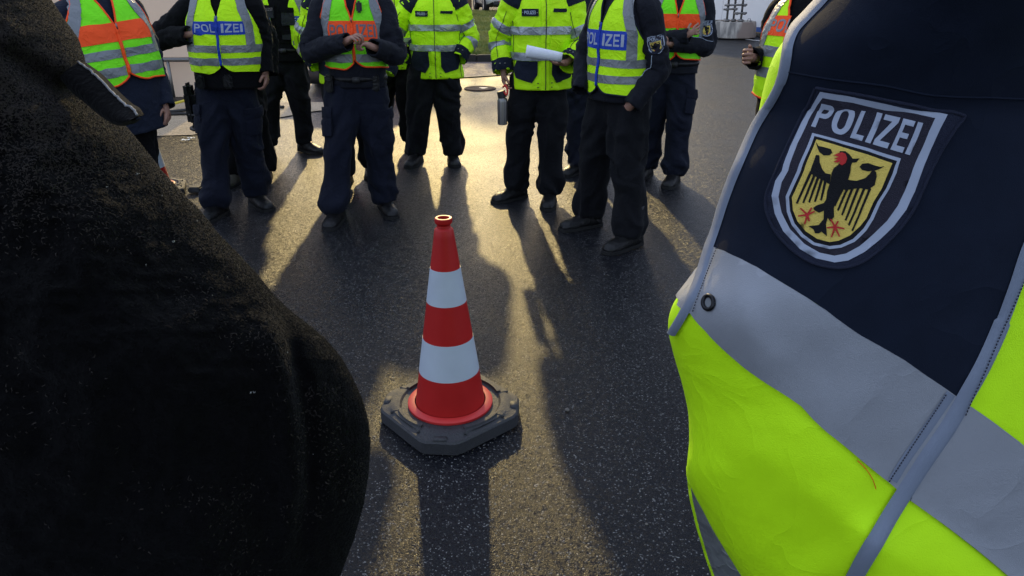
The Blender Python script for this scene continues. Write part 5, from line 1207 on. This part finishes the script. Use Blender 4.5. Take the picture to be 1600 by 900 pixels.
V = np.stack([A0, A1, B1, B0, C_], 1).reshape(-1, 3); k = np.arange(n)*5; Fq = [(a, a+1, a+2, a+3) for a in k]+[(a+3, a+2, a+4) for a in k]; mi_ = list(np.where(up_, 0, 1))*2
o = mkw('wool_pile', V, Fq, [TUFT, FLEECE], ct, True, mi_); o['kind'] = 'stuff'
# specks of lint
LINT = plain('pale_lint', (.22, .22, .20), .8); m = MB()
for X, Y, s_ in ((270, 386, 1.5), (206, 276, 1.3), (385, 609, 1.2), (392, 607, .9), (250, 313, .8), (330, 470, .6), (440, 555, .6), (484, 706, .6), (160, 300, .8), (300, 350, .7), (230, 420, .7), (350, 440, .6)):
    t0 = float(CM.th(X, Y)) if False else float(np.arccos(np.clip(1-2*(X-np.interp(Y, CM.Y, CM.l))/(np.interp(Y, CM.Y, CM.r)-np.interp(Y, CM.Y, CM.l)), -1, 1)))
    c = CM.P(np.array([t0]), np.array([float(Y)]), .005)[0]-np.array(off0); r_ = s_*.0004
    for j in range(3): m.tube([c+rng.normal(0, r_, 3), c+rng.normal(0, r_, 3), c+rng.normal(0, r_*1.5, 3)], r_*.4, 5)
o = m.build('lint', LINT, ct); o['kind'] = 'stuff'
# turned-up collar flap with a pale worn edge
ef = [(122, 98), (142, 112), (156, 124), (170, 139), (184, 153), (198, 165), (208, 171), (215, 182)]
C = catmull(ef, 40); dep = np.linspace(.56, .52, 40); E1_ = PD(C[:, 0], C[:, 1], dep); low = catmull([(98, 128), (114, 146), (132, 160), (148, 174), (164, 186), (180, 195), (198, 196), (213, 186)], 40); E2_ = PD(low[:, 0], low[:, 1], dep+.01)
V = []; nn_ = 8
for j in range(nn_): t = j/(nn_-1); V += list(E1_*(1-t)+E2_*t+np.array([0, -.012*sin(pi*t), 0]))
V2 = [np.array(v)+np.array([.002, .006, 0]) for v in V]; N0 = len(V); Fc = [(j*40+i, j*40+i+1, (j+1)*40+i+1, (j+1)*40+i) for j in range(nn_-1) for i in range(39)]
Fc += [tuple(N0+q for q in f[::-1]) for f in Fc]+[(i, N0+i, N0+i+1, i+1) for i in range(39)]
cf_ = mkw('collar', V+V2, Fc, FLEECE, fl2)
m = MB(); m.tube(E1_+np.array([0, 0, .0005])+rng.normal(0, .0003, (40, 3)), .0009, 6); m.V = [tuple(np.array(v)-np.array(off0)) for v in m.V]; m.build('collar_edge', fabric('pale_worn_edge', (.22, .22, .22), rough=.8, var=.4, scale=300), cf_)
# rest of the person, below and beside the frame
legs = []
for sx in (-1, 1):
    hp = np.array([-.12+sx*.09, .05, .88]); an = np.array([-.12+sx*.12, .05, .11]); legs.append((hp, (hp+an)/2, an, an+np.array([0, .13, -.065]))); boot(fl2, -.12+sx*.12, .05, pi)
trousers(fl2, legs, BLACK, (-.12, .05, .88), 1.0, 9, top=1.05)
T = Torso([(z, w, d, -.14, .06) for z, w, d in [(.72, .24, .17), (.9, .24, .17), (1.1, .25, .17), (1.3, .25, .16), (1.42, .22, .13), (1.5, .14, .10), (1.56, .08, .08), (1.62, .07, .07)]], 15, .006)
torso_mesh('coat_body', T, FLEECE, fl2, .72, 1.62)
sh = np.array([-.02, -.0, 1.42]); el = PD(420, 800, .70)-np.array(off0); wr = PD(60, 1000, .62)-np.array(off0)
arL = (np.array([-.36, .05, 1.42]), np.array([-.46, .05, 1.12]), np.array([-.40, -.05, .88]), HD((0, .2, -1), (1, 0, 0), .5))
body_mesh('body', fl2, dict(pelvis=(-.12, .05, .92), chest=np.array([-.14, .06, 1.28]), neck=np.array([-.11, .05, 1.50]), head=np.array([-.085, .085, 1.63]), arms=[arL, (sh, el, wr, HD((-1, 0, -.2), (0, 1, 0), .7))], legs=legs, look=(0, 1, 0)), None)
sleeve(fl2, [np.array([-.28, .05, 1.46]), np.array([-.36, .05, 1.43]), np.array([-.42, .05, 1.28]), arL[1], (arL[1]+arL[2])/2, arL[2]], [.05, .085, .085, .075, .07, .06], FLEECE, 7, .006)

# tactical vest of the officer at the back left
r3, T3 = P3[0], P3[1]
tv = mk('tactical_vest', *sheet(T3.A, np.linspace(-.15, .15, 26), np.linspace(1.02, 1.42, 30), .011, .012), BLACK, r3)
POUCH = fabric('pouch_nylon', (.012, .013, .017), rough=.7, var=.2, bump=.3)
for a0, a1, z0, z1 in ((-.14, -.05, 1.06, 1.19), (-.13, -.04, 1.23, 1.33), (.02, .12, 1.17, 1.31), (.01, .08, 1.05, 1.13)):
    mk('pouch', *sheet(T3.A, np.linspace(a0, a1, 8), np.linspace(z0, z1, 8), .034, .022), POUCH, tv); mk('pouch_flap', *sheet(T3.A, np.linspace(a0-.003, a1+.003, 8), np.linspace(z1-.035, z1+.004, 5), .038, .005), BLACK, tv)
lettering('lettering', T3.A, word((-.125, 1.29, -.045, 1.315)), .02, .0405, LETG, tv)
